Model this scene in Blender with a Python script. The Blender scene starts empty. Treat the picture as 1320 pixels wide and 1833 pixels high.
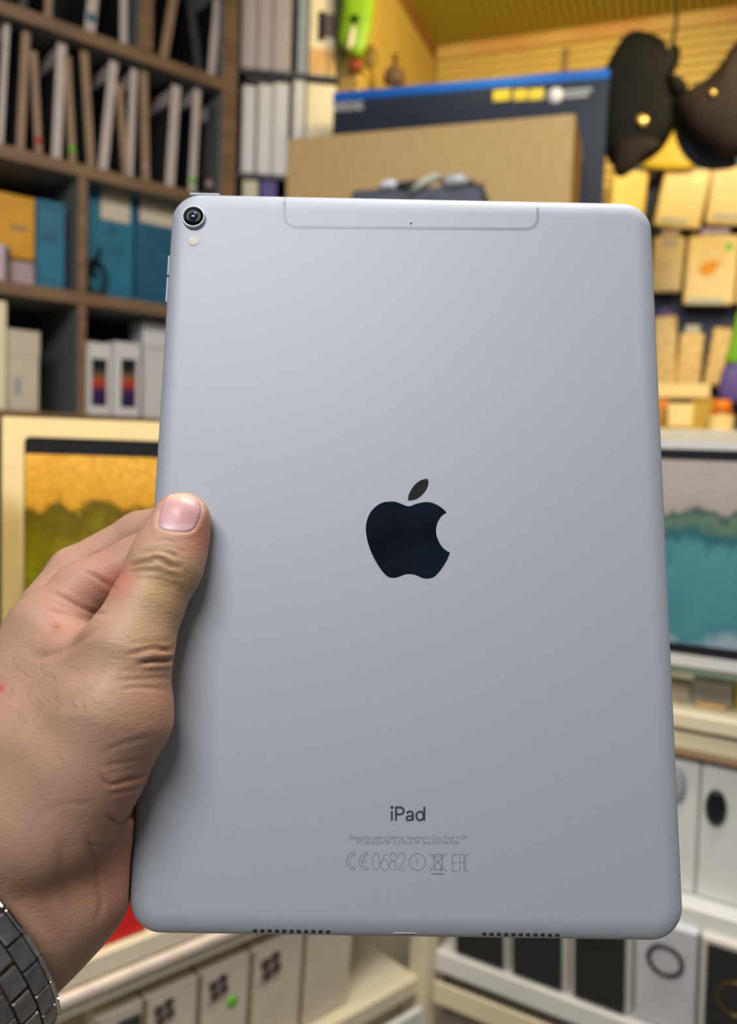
import bpy, bmesh, math, random
import numpy as np
from mathutils import Vector, Matrix
random.seed(7)
sc = bpy.context.scene
COL = sc.collection

# ------------------------------------------------------------------ camera
FPX, CX, CY = 1500.0, 660.0, 916.5            # focal length in pixels of the 1320 x 1833 frame
CAM_Z, PITCH, ROLL = 1.30, math.radians(4.2), math.radians(2.0)
cam_d = bpy.data.cameras.new('camera')
cam = bpy.data.objects.new('camera', cam_d)
COL.objects.link(cam)
cam_d.sensor_fit = 'VERTICAL'
cam_d.sensor_height = 36.0
cam_d.sensor_width = 36.0
cam_d.lens = FPX / 1833 * 36.0
cam_d.clip_start = 0.01
cam_d.clip_end = 50
CM = (Matrix.Translation((0, 0, CAM_Z)) @ Matrix.Rotation(math.radians(90) - PITCH, 4, 'X')
      @ Matrix.Rotation(ROLL, 4, 'Z'))
cam.matrix_world = CM
cam_d.dof.use_dof = True
cam_d.dof.focus_distance = 0.272
cam_d.dof.aperture_fstop = 9.2
sc.camera = cam

# ------------------------------------------------------------------ world, lamps, exposure
world = bpy.data.worlds.new('world')
sc.world = world
world.use_nodes = True
world.node_tree.nodes['Background'].inputs[0].default_value = (0.90, 0.93, 1.0, 1)
world.node_tree.nodes['Background'].inputs[1].default_value = 0.14


def lamp(name, kind, loc, target, energy, color, **kw):
    d = bpy.data.lights.new(name, kind)
    d.energy = energy
    d.color = color
    for k, v in kw.items():
        setattr(d, k, v)
    o = bpy.data.objects.new(name, d)
    COL.objects.link(o)
    o.location = loc
    o.rotation_euler = (Vector(target) - Vector(loc)).to_track_quat('-Z', 'Y').to_euler()
    return o


lamp('ceiling_panel_light', 'AREA', (-0.36, -0.72, 2.48), (0.0, 0.25, 1.2), 29.5, (0.96, 0.97, 1.0),
     shape='RECTANGLE', size=0.9, size_y=0.5)
lamp('overhead_strip_light', 'AREA', (0.30, 0.55, 2.52), (0.22, 1.1, 0.9), 21, (1.0, 0.95, 0.86),
     shape='RECTANGLE', size=0.9, size_y=0.25)
lamp('warm_wall_spot', 'SPOT', (0.80, 1.30, 2.40), (0.92, 2.35, 1.75), 41, (1.0, 0.78, 0.36),
     spot_size=math.radians(95), spot_blend=0.8, shadow_soft_size=0.06)
lamp('warm_corner_spot', 'SPOT', (0.30, 1.75, 2.30), (0.20, 2.75, 2.45), 19, (1.0, 0.80, 0.34),
     spot_size=math.radians(130), spot_blend=0.9, shadow_soft_size=0.08)
lamp('warm_counter_spot', 'SPOT', (-0.62, 0.30, 2.05), (-0.30, 0.82, 1.05), 26, (1.0, 0.75, 0.27),
     spot_size=math.radians(56), spot_blend=0.5, shadow_soft_size=0.04)
sc.view_settings.view_transform = 'Standard'
sc.view_settings.look = 'None'
sc.view_settings.gamma = 1
sc.view_settings.use_curve_mapping = False
sc.view_settings.exposure = 0.0


# ------------------------------------------------------------------ helpers: pixels to places
def ray(px, py):
    d = CM.to_3x3() @ Vector(((px - CX) / FPX, -(py - CY) / FPX, -1.0))
    return Vector((0, 0, CAM_Z)), d


def campt(px, py, depth):                       # point seen at a pixel at a depth, camera axes
    return Vector(((px - CX) / FPX * depth, -(py - CY) / FPX * depth, -depth))


class Frame:
    """A vertical plane standing in the shop: X runs along it, Y goes into it, Z is up."""
    def __init__(self, x, y, yaw_deg):
        self.o = Vector((x, y, 0))
        self.yaw = math.radians(yaw_deg)
        self.s = Vector((math.cos(self.yaw), math.sin(self.yaw), 0))
        self.b = Vector((-math.sin(self.yaw), math.cos(self.yaw), 0))

    def uv(self, px, py, w=0.0):
        o, d = ray(px, py)
        p0 = self.o + self.b * w
        t = (p0 - o).dot(self.b) / d.dot(self.b)
        p = o + d * t
        return (p - self.o).dot(self.s), p.z

    def at(self, s, w, z):
        p = self.o + self.s * s + self.b * w
        return Vector((p.x, p.y, z))

    def mat(self, s, w, z, tilt=0.0, lean=0.0, turn=0.0):
        return (Matrix.Translation(self.at(s, w, z)) @ Matrix.Rotation(self.yaw + turn, 4, 'Z')
                @ Matrix.Rotation(tilt, 4, 'Y') @ Matrix.Rotation(-lean, 4, 'X'))


# ------------------------------------------------------------------ helpers: materials
def lin(c):
    return tuple(((v / 255) / 12.92 if v / 255 <= 0.04045 else ((v / 255 + 0.055) / 1.055) ** 2.4) for v in c)


MATS = {}


def mat(name, rgb, rough=0.6, metal=0.0, noise=0.08, scale=30.0, bump=0.0, spec=0.5, stretch=(1, 1, 1), rgb2=None,
        coat=0.0):
    if name in MATS:
        return MATS[name]
    m = bpy.data.materials.new(name)
    m.use_nodes = True
    nt = m.node_tree
    b = nt.nodes['Principled BSDF']
    b.inputs['Roughness'].default_value = rough
    b.inputs['Metallic'].default_value = metal
    b.inputs['Specular IOR Level'].default_value = spec
    b.inputs['Coat Weight'].default_value = coat
    c = lin(rgb)
    tc = nt.nodes.new('ShaderNodeTexCoord')
    mp = nt.nodes.new('ShaderNodeMapping')
    mp.inputs['Scale'].default_value = stretch
    nt.links.new(tc.outputs['Object'], mp.inputs[0])
    nz = nt.nodes.new('ShaderNodeTexNoise')
    nz.inputs['Scale'].default_value = scale
    nz.inputs['Detail'].default_value = 4
    nt.links.new(mp.outputs[0], nz.inputs['Vector'])
    rp = nt.nodes.new('ShaderNodeValToRGB')
    c2 = lin(rgb2) if rgb2 else tuple(min(1, v * (1 + noise)) for v in c)
    c1 = c if rgb2 else tuple(v * (1 - noise) for v in c)
    rp.color_ramp.elements[0].position = 0.35
    rp.color_ramp.elements[1].position = 0.65
    rp.color_ramp.elements[0].color = (*c1, 1)
    rp.color_ramp.elements[1].color = (*c2, 1)
    nt.links.new(nz.outputs['Fac'], rp.inputs[0])
    nt.links.new(rp.outputs[0], b.inputs['Base Color'])
    if bump:
        bp = nt.nodes.new('ShaderNodeBump')
        bp.inputs['Strength'].default_value = bump
        bp.inputs['Distance'].default_value = 0.002
        nt.links.new(nz.outputs['Fac'], bp.inputs['Height'])
        nt.links.new(bp.outputs[0], b.inputs['Normal'])
    MATS[name] = m
    return m


def ramp_mat(name, stops, axis='Z', noise_amt=0.25, noise_scale=6.0, rough=0.3, speckle=0.0):
    """A printed picture: bands of colour along one Generated axis, broken up by noise."""
    m = bpy.data.materials.new(name)
    m.use_nodes = True
    nt = m.node_tree
    b = nt.nodes['Principled BSDF']
    b.inputs['Roughness'].default_value = rough
    tc = nt.nodes.new('ShaderNodeTexCoord')
    sp = nt.nodes.new('ShaderNodeSeparateXYZ')
    nt.links.new(tc.outputs['Generated'], sp.inputs[0])
    nz = nt.nodes.new('ShaderNodeTexNoise')
    nz.inputs['Scale'].default_value = noise_scale
    nz.inputs['Detail'].default_value = 6
    nt.links.new(tc.outputs['Generated'], nz.inputs['Vector'])
    ma = nt.nodes.new('ShaderNodeMath')
    ma.operation = 'MULTIPLY_ADD'
    nt.links.new(nz.outputs['Fac'], ma.inputs[0])
    ma.inputs[1].default_value = noise_amt * 2
    ad = nt.nodes.new('ShaderNodeMath')
    ad.operation = 'SUBTRACT'
    nt.links.new(sp.outputs[axis], ad.inputs[0])
    ad.inputs[1].default_value = noise_amt
    nt.links.new(ad.outputs[0], ma.inputs[2])
    rp = nt.nodes.new('ShaderNodeValToRGB')
    el = rp.color_ramp.elements
    while len(el) < len(stops):
        el.new(0.5)
    for e, (p, c) in zip(el, stops):
        e.position = p
        e.color = (*lin(c), 1)
    nt.links.new(ma.outputs[0], rp.inputs[0])
    if speckle:
        n2 = nt.nodes.new('ShaderNodeTexNoise')
        n2.inputs['Scale'].default_value = 34
        n2.inputs['Detail'].default_value = 6
        n2.inputs['Roughness'].default_value = .7
        nt.links.new(tc.outputs['Generated'], n2.inputs['Vector'])
        mr = nt.nodes.new('ShaderNodeMapRange')
        mr.inputs['From Min'].default_value = .3
        mr.inputs['From Max'].default_value = .7
        mr.inputs['To Min'].default_value = 1 - speckle
        mr.inputs['To Max'].default_value = 1 + speckle
        nt.links.new(n2.outputs['Fac'], mr.inputs['Value'])
        mx = nt.nodes.new('ShaderNodeMix')
        mx.data_type = 'RGBA'
        mx.blend_type = 'MULTIPLY'
        mx.inputs[0].default_value = 1
        nt.links.new(rp.outputs[0], mx.inputs[6])
        nt.links.new(mr.outputs[0], mx.inputs[7])
        nt.links.new(mx.outputs[2], b.inputs['Base Color'])
    else:
        nt.links.new(rp.outputs[0], b.inputs['Base Color'])
    MATS[name] = m
    return m


def glass_mat():
    m = bpy.data.materials.new('counter_glass')       # thin clear pane: lets light through, mirrors a little
    m.use_nodes = True
    nt = m.node_tree
    nt.nodes.remove(nt.nodes['Principled BSDF'])
    tr = nt.nodes.new('ShaderNodeBsdfTransparent')
    tr.inputs[0].default_value = (0.93, 0.97, 0.94, 1)
    gl = nt.nodes.new('ShaderNodeBsdfGlossy')
    gl.inputs['Roughness'].default_value = 0.03
    fr = nt.nodes.new('ShaderNodeFresnel')
    fr.inputs['IOR'].default_value = 1.45
    mx = nt.nodes.new('ShaderNodeMixShader')
    nt.links.new(fr.outputs[0], mx.inputs[0])
    nt.links.new(tr.outputs[0], mx.inputs[1])
    nt.links.new(gl.outputs[0], mx.inputs[2])
    nt.links.new(mx.outputs[0], nt.nodes['Material Output'].inputs['Surface'])
    return m


# ------------------------------------------------------------------ helpers: meshes and objects
def link(name, me, m=None, parent=None, mw=None):
    o = bpy.data.objects.new(name, me)
    COL.objects.link(o)
    if m is not None and me is not None and hasattr(me, 'materials') and len(me.materials) == 0:
        me.materials.append(m)
    if parent is not None:
        o.parent = parent
    if mw is not None:
        o.matrix_local = mw
    return o


def pymesh(name, verts, faces, smooth=False):
    me = bpy.data.meshes.new(name)
    me.from_pydata([tuple(v) for v in verts], [], faces)
    me.update()
    if smooth:
        me.polygons.foreach_set('use_smooth', [True] * len(me.polygons))
    return me


def bmmesh(name, bm, smooth=False):
    bmesh.ops.recalc_face_normals(bm, faces=bm.faces)
    me = bpy.data.meshes.new(name)
    bm.to_mesh(me)
    bm.free()
    if smooth:
        me.polygons.foreach_set('use_smooth', [True] * len(me.polygons))
    return me


def rbox_mesh(name, x0, x1, y0, y1, z0, z1, r=0.0015, seg=1):
    bm = bmesh.new()
    bmesh.ops.create_cube(bm, size=1)
    for v in bm.verts:
        v.co = Vector(((x0 + x1) / 2 + v.co.x * (x1 - x0), (y0 + y1) / 2 + v.co.y * (y1 - y0),
                       (z0 + z1) / 2 + v.co.z * (z1 - z0)))
    r = min(r, 0.45 * min(x1 - x0, y1 - y0, z1 - z0))
    if r > 0:
        bmesh.ops.bevel(bm, geom=list(bm.edges), offset=r, segments=seg, affect='EDGES', profile=0.6)
    return bmmesh(name, bm)


def rbox(name, dims, m, parent=None, r=0.0015, seg=1, mw=None):
    return link(name, rbox_mesh(name, *dims, r=r, seg=seg), m, parent, mw)


def tag(o, label, cat, group=None, kind=None):
    o['label'] = label
    o['category'] = cat
    if group:
        o['group'] = group
    if kind:
        o['kind'] = kind
    return o


def empty(name, mw, label, cat, group=None):
    o = bpy.data.objects.new(name, None)
    COL.objects.link(o)
    o.empty_display_size = 0.02
    o.matrix_world = mw
    return tag(o, label, cat, group)


def structure(o):
    o['kind'] = 'structure'
    return o


def tube_mesh(name, pts, r, n=8, closed=False):
    pts = [Vector(p) for p in pts]
    rs = r if isinstance(r, (list, tuple)) else [r] * len(pts)
    V, F = [], []
    N = len(pts)
    up = Vector((0.31, 0.2, 0.93)).normalized()
    for i, p in enumerate(pts):
        a = pts[(i - 1) % N] if (closed or i > 0) else p
        c = pts[(i + 1) % N] if (closed or i < N - 1) else p
        t = (c - a).normalized()
        x = t.cross(up)
        if x.length < 1e-4:
            x = t.cross(Vector((1, 0, 0)))
        x.normalize()
        y = t.cross(x)
        for k in range(n):
            an = 2 * math.pi * k / n
            V.append(p + (x * math.cos(an) + y * math.sin(an)) * rs[i])
    for i in range(N if closed else N - 1):
        j = (i + 1) % N
        for k in range(n):
            l = (k + 1) % n
            F.append((i * n + k, i * n + l, j * n + l, j * n + k))
    if not closed:
        F.append(tuple(range(n - 1, -1, -1)))
        F.append(tuple((N - 1) * n + k for k in range(n)))
    return pymesh(name, V, F, True)


def lathe_mesh(name, prof, n=24, smooth=True):
    V, F = [], []
    for (r, z) in prof:
        for k in range(n):
            a = 2 * math.pi * k / n
            V.append((r * math.cos(a), r * math.sin(a), z))
    for i in range(len(prof) - 1):
        for k in range(n):
            l = (k + 1) % n
            F.append((i * n + k, i * n + l, (i + 1) * n + l, (i + 1) * n + k))
    F.append(tuple(range(n - 1, -1, -1)))
    F.append(tuple((len(prof) - 1) * n + k for k in range(n)))
    return pymesh(name, V, F, smooth)


def ngon_prism(name, pts2, z0, z1, smooth=False):
    n = len(pts2)
    V = [(x, y, z0) for x, y in pts2] + [(x, y, z1) for x, y in pts2]
    F = [tuple(range(n - 1, -1, -1)), tuple(range(n, 2 * n))]
    for i in range(n):
        j = (i + 1) % n
        F.append((i, j, n + j, n + i))
    return pymesh(name, V, F, smooth)


def catmull(P, per=6, closed=True):
    out = []
    n = len(P)
    for i in range(n if closed else n - 1):
        p0 = P[(i - 1) % n] if closed or i > 0 else P[0]
        p1, p2 = P[i], P[(i + 1) % n]
        p3 = P[(i + 2) % n] if closed or i < n - 2 else P[-1]
        for k in range(per):
            t = k / per
            out.append(tuple(0.5 * (2 * b + (c - a) * t + (2 * a - 5 * b + 4 * c - d) * t * t
                                    + (3 * b - a - 3 * c + d) * t ** 3) for a, b, c, d in zip(p0, p1, p2, p3)))
    if not closed:
        out.append(tuple(P[-1]))
    return out


# ------------------------------------------------------------------ materials
ALU = mat('anodised_aluminium', (173, 177, 184), rough=0.62, metal=0.34, noise=0.012, scale=900)
ALU_BAND = mat('antenna_band', (140, 144, 148), rough=0.5, metal=0.2, noise=0.01)
MIRROR = mat('polished_logo', (24, 30, 38), rough=0.16, metal=0.7, noise=0.5, scale=70, rgb2=(36, 47, 62))
LEAFM = mat('leaf_reflection_grey', (62, 62, 62), rough=0.2, metal=0.7, noise=0.2)  # lighter than the logo: its brighter reflection is painted in as grey
INK = mat('engraved_grey', (74, 74, 80), rough=0.5, metal=0.3, noise=0.02)
INK2 = mat('fine_engraving', (128, 128, 136), rough=0.5, metal=0.3, noise=0.02)
DARK = mat('dark_void', (14, 13, 14), rough=0.6, noise=0.05)
LENSG = mat('lens_glass', (6, 10, 17), rough=0.1, noise=0.3, scale=200, spec=0.06)
CHROME = mat('bright_metal', (205, 205, 208), rough=0.22, metal=1.0, noise=0.03)
FLASH = mat('flash_cover', (208, 192, 178), rough=0.45, noise=0.08, scale=900)
STEEL = mat('watch_steel', (150, 147, 145), rough=0.36, metal=0.9, noise=0.18, scale=250, bump=0.02)
STEEL_P = mat('watch_steel_polished', (205, 202, 198), rough=0.2, metal=1.0, noise=0.1, scale=300)
WOOD = mat('brown_shelf_edge', (122, 92, 62), rough=0.55, noise=0.2, scale=8, stretch=(1, 1, 6))
GREYSIDE = mat('grey_melamine', (112, 112, 112), rough=0.5, noise=0.06, scale=6)
DARKBACK = mat('dark_back_panel', (30, 32, 36), rough=0.7, noise=0.2, scale=4)
WHITE = mat('white_card', (214, 210, 206), rough=0.5, noise=0.03, scale=10)
IVORY = mat('ivory_card', (206, 192, 166), rough=0.5, noise=0.05, scale=10)
CREAM = mat('cream_card', (238, 222, 184), rough=0.5, noise=0.05, scale=12)
CREAM2 = mat('cream_laminate', (222, 210, 182), rough=0.45, noise=0.04, scale=6)
WHITELAM = mat('white_laminate', (216, 218, 218), rough=0.4, noise=0.03, scale=6)
BLACKCARD = mat('black_card', (24, 25, 30), rough=0.42, noise=0.4, scale=9)
DARKGREY = mat('dark_grey_card', (48, 47, 48), rough=0.5, noise=0.3, scale=8)
SPINEW = mat('pale_spine', (192, 176, 168), rough=0.5, noise=0.06, scale=10)
SPINEB = mat('tan_spine', (150, 120, 92), rough=0.55, noise=0.1, scale=10)
TEAL = mat('teal_card', (28, 108, 134), rough=0.5, noise=0.15, scale=12)
TEAL2 = mat('dark_teal_card', (24, 86, 112), rough=0.5, noise=0.15, scale=12)
YELLOWBOX = mat('amber_card', (214, 150, 8), rough=0.5, noise=0.1, scale=14)
PINKISH = mat('pink_grey_card', (176, 150, 150), rough=0.6, noise=0.1)
CARDBOARD = mat('corrugated_cardboard', (182, 152, 102), rough=0.8, noise=0.06, scale=20, stretch=(6, 1, 1))
CARDSIDE = mat('darker_cardboard', (150, 104, 34), rough=0.85, noise=0.1, scale=20)
NAVY = mat('navy_print', (36, 44, 62), spec=0.2, rough=0.6, noise=0.15, scale=4)
BLUE = mat('bright_blue_print', (14, 92, 190), spec=0.2, rough=0.6, noise=0.08, scale=5)
PRINTW = mat('white_print', (226, 226, 230), rough=0.5, noise=0.02)
PRINTG = mat('grey_print', (150, 156, 164), rough=0.5, noise=0.05)
PRINTY = mat('yellow_print', (214, 190, 20), rough=0.5, noise=0.1, scale=80)
LEATHER = mat('black_leather', (15, 14, 13), rough=0.75, spec=0.15, noise=0.3, scale=25, bump=0.2)
LEATHERB = mat('brown_black_leather', (30, 20, 15), rough=0.7, spec=0.2, noise=0.35, scale=20, bump=0.2)
BRASS = mat('brass', (214, 178, 96), rough=0.3, metal=0.7, noise=0.1)
PURPLE = mat('purple_card', (64, 26, 130), rough=0.5, noise=0.1)
GREEN = mat('lime_green_plastic', (136, 178, 20), rough=0.4, noise=0.2, scale=18)
DGREEN = mat('dark_green_shadow', (54, 66, 16), rough=0.5, noise=0.2, scale=18)
ORANGE = mat('orange_plastic', (236, 134, 16), rough=0.4, noise=0.1)
GSTICK = mat('green_sticker', (96, 200, 16), rough=0.5, noise=0.05)
RED = mat('red_plastic', (206, 22, 26), rough=0.4, noise=0.05)
YELLOWP = mat('yellow_packet', (226, 190, 50), rough=0.5, noise=0.15, scale=16)
SLATY = mat('yellow_ceiling_slat', (168, 150, 46), rough=0.5, noise=0.08, scale=5)
CEILB = mat('ceiling_board', (84, 64, 20), rough=0.7, noise=0.1)
PLANK = mat('yellow_wall_plank', (206, 174, 88), rough=0.55, noise=0.12, scale=9, stretch=(1, 1, 14))
WALLB = mat('plaster_backing', (160, 130, 70), rough=0.8, noise=0.05)
FLOORM = mat('floor_tile', (150, 146, 140), rough=0.4, noise=0.08, scale=3)
PHONEBLK = mat('phone_black_glass', (17, 20, 24), rough=0.14, noise=0.5, scale=6)
GLASS = glass_mat()
GEDGE = mat('green_glass_edge', (104, 122, 104), rough=0.15, noise=0.1)
NAILM = None

# ================================================================== SETTING
CEIL_Z = 2.60
FW = Frame(0.165, 2.78, -20)                    # back wall, X from the room corner to the right
FLW = Frame(0.165, 2.78, 70)                    # short left wall: X runs from the front towards the corner (s < 0)
structure(rbox('floor', (-2.2, 2.6, -1.6, 3.4, -0.05, 0.0), FLOORM, r=0))
ce = structure(rbox('ceiling', (-2.2, 2.6, -1.6, 3.4, CEIL_Z, CEIL_Z + 0.04), CEILB, r=0))
sl_me = rbox_mesh('slat', -0.0085, 0.0085, -2.0, 0.0, -0.012, 0.0, r=0.004)
sl_me.materials.append(SLATY)
for i in range(48):
    s = 0.012 + i * 0.024
    link('slat', sl_me, None, ce, FW.mat(s, 0.0, CEIL_Z))
wb = structure(rbox('wall_back', (0.0, 2.3, 0.012, 0.09, 0, CEIL_Z), WALLB, r=0, mw=FW.mat(0, 0, 0)))
pl_h = 0.026
pl_me = rbox_mesh('plank', 0.0, 1.9, 0.0, 0.012, 0.001, pl_h - 0.002, r=0.003)
pl_me.materials.append(PLANK)
for i in range(48):
    link('plank', pl_me, None, wb, Matrix.Translation((0, 0, CEIL_Z - 0.05 - pl_h * (i + 1))))
structure(rbox('wall_side', (-1.4, .40, .30, .36, 0, CEIL_Z), mat('grey_wall_paint', (128, 126, 120), noise=.05), r=0, mw=Frame(-0.70, 1.75, 40).mat(-.42, 0, 0)))
TRIMM = mat('cornice_trim', (206, 172, 92), rough=0.5, noise=0.1, scale=3, rgb2=(196, 120, 52))
structure(rbox('trim_1', (0.0, 1.9, -0.006, 0.012, CEIL_Z - 0.05, CEIL_Z - 0.001), TRIMM, r=0.002, mw=FW.mat(0, 0, 0)))
wl = structure(rbox('wall_left', (-0.66, 0.0, 0.012, 0.09, 0, CEIL_Z), WALLB, r=0, mw=FLW.mat(0, 0, 0)))
pl2 = rbox_mesh('plank', -0.66, 0.0, 0.0, 0.012, 0.001, pl_h - 0.002, r=0.003)
pl2.materials.append(PLANK)
for i in range(48):
    link('plank', pl2, None, wl, Matrix.Translation((0, 0, CEIL_Z - 0.05 - pl_h * (i + 1))))
structure(rbox('trim_2', (-0.66, -0.002, -0.004, 0.012, CEIL_Z - 0.05, CEIL_Z - 0.001), CARDSIDE, r=0.002, mw=FLW.mat(0, 0, 0)))

# ================================================================== generic boxed things
def carton(name, label, cat, fr, x0, y0, x1, y1, D, m, w=0.0, group=None, parts=(), lean=0.0, tilt=0.0, turn=0.0,
           zbase=None, r=0.002, body='carton', top=None):
    """Box whose front face spans pixel columns x0..x1 and rows y0..y1 on the plane fr at depth w."""
    ym = (y0 + y1) / 2
    xm = (x0 + x1) / 2
    s0 = fr.uv(x0, ym, w)[0]
    s1 = fr.uv(x1, ym, w)[0]
    zt = fr.uv(xm, y0, w)[1]
    zb = fr.uv(xm, y1, w)[1] if zbase is None else zbase
    W, H = s1 - s0, zt - zb
    lift = W / 2 * abs(math.sin(tilt))
    root = empty(name, fr.mat((s0 + s1) / 2, w, zb + lift, tilt, lean, turn), label, cat, group)
    rbox(body, (-W / 2, W / 2, 0, D, 0, H), m, root, r=r)
    for p in parts:
        face = p[6] if len(p) > 6 else 'front'
        if face == 'front':
            pn, u0, v0, u1, v1, pm = p[:6]
            rbox(pn, (-W / 2 + u0 * W, -W / 2 + u1 * W, -0.0012, 0.0005, v0 * H, v1 * H), pm, root, r=0.0004)
        elif face == 'left':
            pn, u0, v0, u1, v1, pm = p[:6]
            rbox(pn, (-W / 2 - 0.0012, -W / 2 + 0.0005, u0 * D, u1 * D, v0 * H, v1 * H), pm, root, r=0.0004)
    root['dims'] = (W, D, H)
    return root


# ================================================================== LEFT SHELVING UNIT
FS = Frame(-0.70, 1.75, 40)
sA = FS.uv(250, 98)[1]
sB = FS.uv(145, 304)[1]
sC = FS.uv(147, 534)[1]
sD = FS.uv(147, 748)[1] - 0.005
TH, SD = 0.026, 0.24
s_left = FS.uv(-150, 300)[0]
s_right = FS.uv(425, 200)[0]
un = empty('shelving_unit', FS.mat(0, 0, 0), 'tall brown wooden shelving unit with grey inner sides along the left side',
           'shelves')
rbox('back_panel', (s_left, s_right, SD, SD + 0.012, 0.0, CEIL_Z - 0.02), DARKBACK, un, r=0)
for zz in (sA, sB, sC, sD, 0.85, 0.45, 0.06):
    sh = rbox('shelf', (s_left + 0.02, s_right - 0.02, 0.004, SD, zz - TH / 2, zz + TH / 2), GREYSIDE, un, r=0.0015)
    rbox('edge_band', (s_left + 0.02, s_right - 0.02, 0.0, 0.004, zz - TH / 2, zz + TH / 2), WOOD, sh, r=0.001)


def upright(px0, px1, py, z0, z1):
    a, b = FS.uv(px0, py)[0], FS.uv(px1, py)[0]
    o = rbox('upright', (a, b, 0.004, SD, z0, z1), GREYSIDE, un, r=0.001)
    rbox('edge_band', (a, b, -0.001, 0.004, z0, z1), WOOD, o, r=0.001)


upright(249, 274, 60, sA + TH / 2, CEIL_Z - 0.02)
upright(139, 156, 450, sC + TH / 2, sB - TH / 2)
upright(139, 154, 650, sD + TH / 2, sC - TH / 2)
upright(399, 424, 200, 0, CEIL_Z - 0.02)
upright(-160, -140, 300, 0, CEIL_Z - 0.02)


def slab(px_t, py_t, px_b, py_b, thick, spine, cover, label, group, zb, name='slim_box', header=True, sticker=None,
         w=0.03, D=0.13):
    st, zt = FS.uv(px_t, py_t, w)
    sb, _ = FS.uv(px_b, py_b, w)
    H = zt - zb
    T = FS.uv(px_b + thick / 2, py_b, w)[0] - FS.uv(px_b - thick / 2, py_b, w)[0]
    tilt = math.atan2(st - sb, H)
    root = empty(name, FS.mat(sb, w, zb + T / 2 * abs(math.sin(tilt)) + 0.0005, tilt), label, 'box', group)
    rbox('cover', (-T / 2, T / 2, 0.002, D, 0, H), cover, root, r=0.001)
    rbox('spine', (-T / 2, T / 2, -0.001, 0.0022, 0, H), spine, root, r=0.0008)
    if header:
        rbox('header_label', (-T / 2 - 0.0008, -T / 2 + 0.001, 0.01, D * 0.95, H * 0.82, H * 0.96), SPINEW, root, r=0.0003)
    if sticker is not None:
        sm, v = sticker
        link('sticker', lathe_mesh('sticker', [(T * 0.42, 0), (T * 0.42, 0.001)], 16), sm, root,
             Matrix.Translation((0, -0.001, H * v)) @ Matrix.Rotation(math.radians(90), 4, 'X'))
    return root


G2 = 'slim dark boxes on the second shelf'
z2 = sB + TH / 2
row2 = [  # spine top, spine bottom, width, spine, cover
    (13, 28, 0, 215, 11, SPINEW, BLACKCARD, 'slim box with whitish spine at left picture edge, leaning right', None, True),
    (47, 56, 36, 250, 15, SPINEB, DARKGREY, 'slim tan-spined box leaning right, second from the left on the second shelf', None, False),
    (60, 92, 70, 262, 13, SPINEB, BLACKCARD, 'slim tan-spined box leaning left with a small red sticker', (RED, 0.16), False),
    (111, 78, 101, 268, 17, SPINEW, DARKGREY, 'pale-spined box with white header, just left of the green sticker', None, True),
    (120, 100, 131, 276, 13, SPINEB, BLACKCARD, 'tan-spined box bearing a green sticker on the second shelf', (GSTICK, 0.15), False),
    (150, 78, 164, 285, 14, SPINEB, DARKGREY, 'tan-spined box leaning left, just right of the green-stickered one', None, False),
    (204, 110, 184, 289, 16, SPINEW, BLACKCARD, 'whitish-spined slim box leaning strongly right mid second shelf', None, True),
    (213, 150, 227, 298, 13, SPINEB, DARKGREY, 'short tan-spined box whose foot touches a grey-spined one', None, False),
    (240, 124, 232, 302, 12, SPINEW, BLACKCARD, 'grey-spined box leaning right before the tan box with pink label', None, True),
    (257, 112, 262, 303, 14, SPINEB, DARKGREY, 'tan-spined box with a pinkish sticker low on the spine', (PINKISH, 0.14), False),
    (316, 154, 304, 322, 16, SPINEW, DARKGREY, 'wide pale-spined box with white header near the right end', None, True),
    (354, 152, 344, 330, 13, SPINEW, BLACKCARD, 'pale-spined box leaning right, last but one on second shelf', (GSTICK, 0.13), True),
    (381, 186, 374, 336, 14, DARKGREY, DARKGREY, 'dark-spined box with pink sticker beside the right upright', (PINKISH, 0.16), True),
]
for (xt, yt, xb, yb, th, spn, cov, lab, stk, hd) in row2:
    slab(xt, yt, xb, yb, th, spn, cov, lab, G2, z2, sticker=stk, header=hd)
G1 = 'slim dark boxes on the top shelf'
z1 = sA + TH / 2
row1 = [
    (48, -120, 40, 0, 16, DARKGREY, BLACKCARD, 'black slim box leaning at the far left of the top shelf', None),
    (92, -115, 86, 12, 14, SPINEB, BLACKCARD, 'slim box with cream spine showing a pale tip on top shelf', None),
    (176, -90, 160, 34, 19, SPINEW, BLACKCARD, 'top shelf box with a blue sticker on a pale spine', (TEAL, 0.22)),
    (222, -70, 222, 52, 13, SPINEW, BLACKCARD, 'pale-spined top shelf box just left of the upright', None),
    (314, -20, 292, 90, 15, SPINEB, BLACKCARD, 'tan-spined top shelf box leaning right, just right of the upright', None),
    (340, -10, 358, 110, 13, DARKGREY, BLACKCARD, 'dark-spined top shelf box leaning left', None),
    (390, 0, 378, 120, 12, SPINEW, BLACKCARD, 'grey-spined top shelf box leaning on the right upright', None),
]
for (xt, yt, xb, yb, th, spn, cov, lab, stk) in row1:
    slab(xt, yt, xb, yb, th, spn, cov, lab, G1, z1, sticker=stk, header=False)

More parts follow.
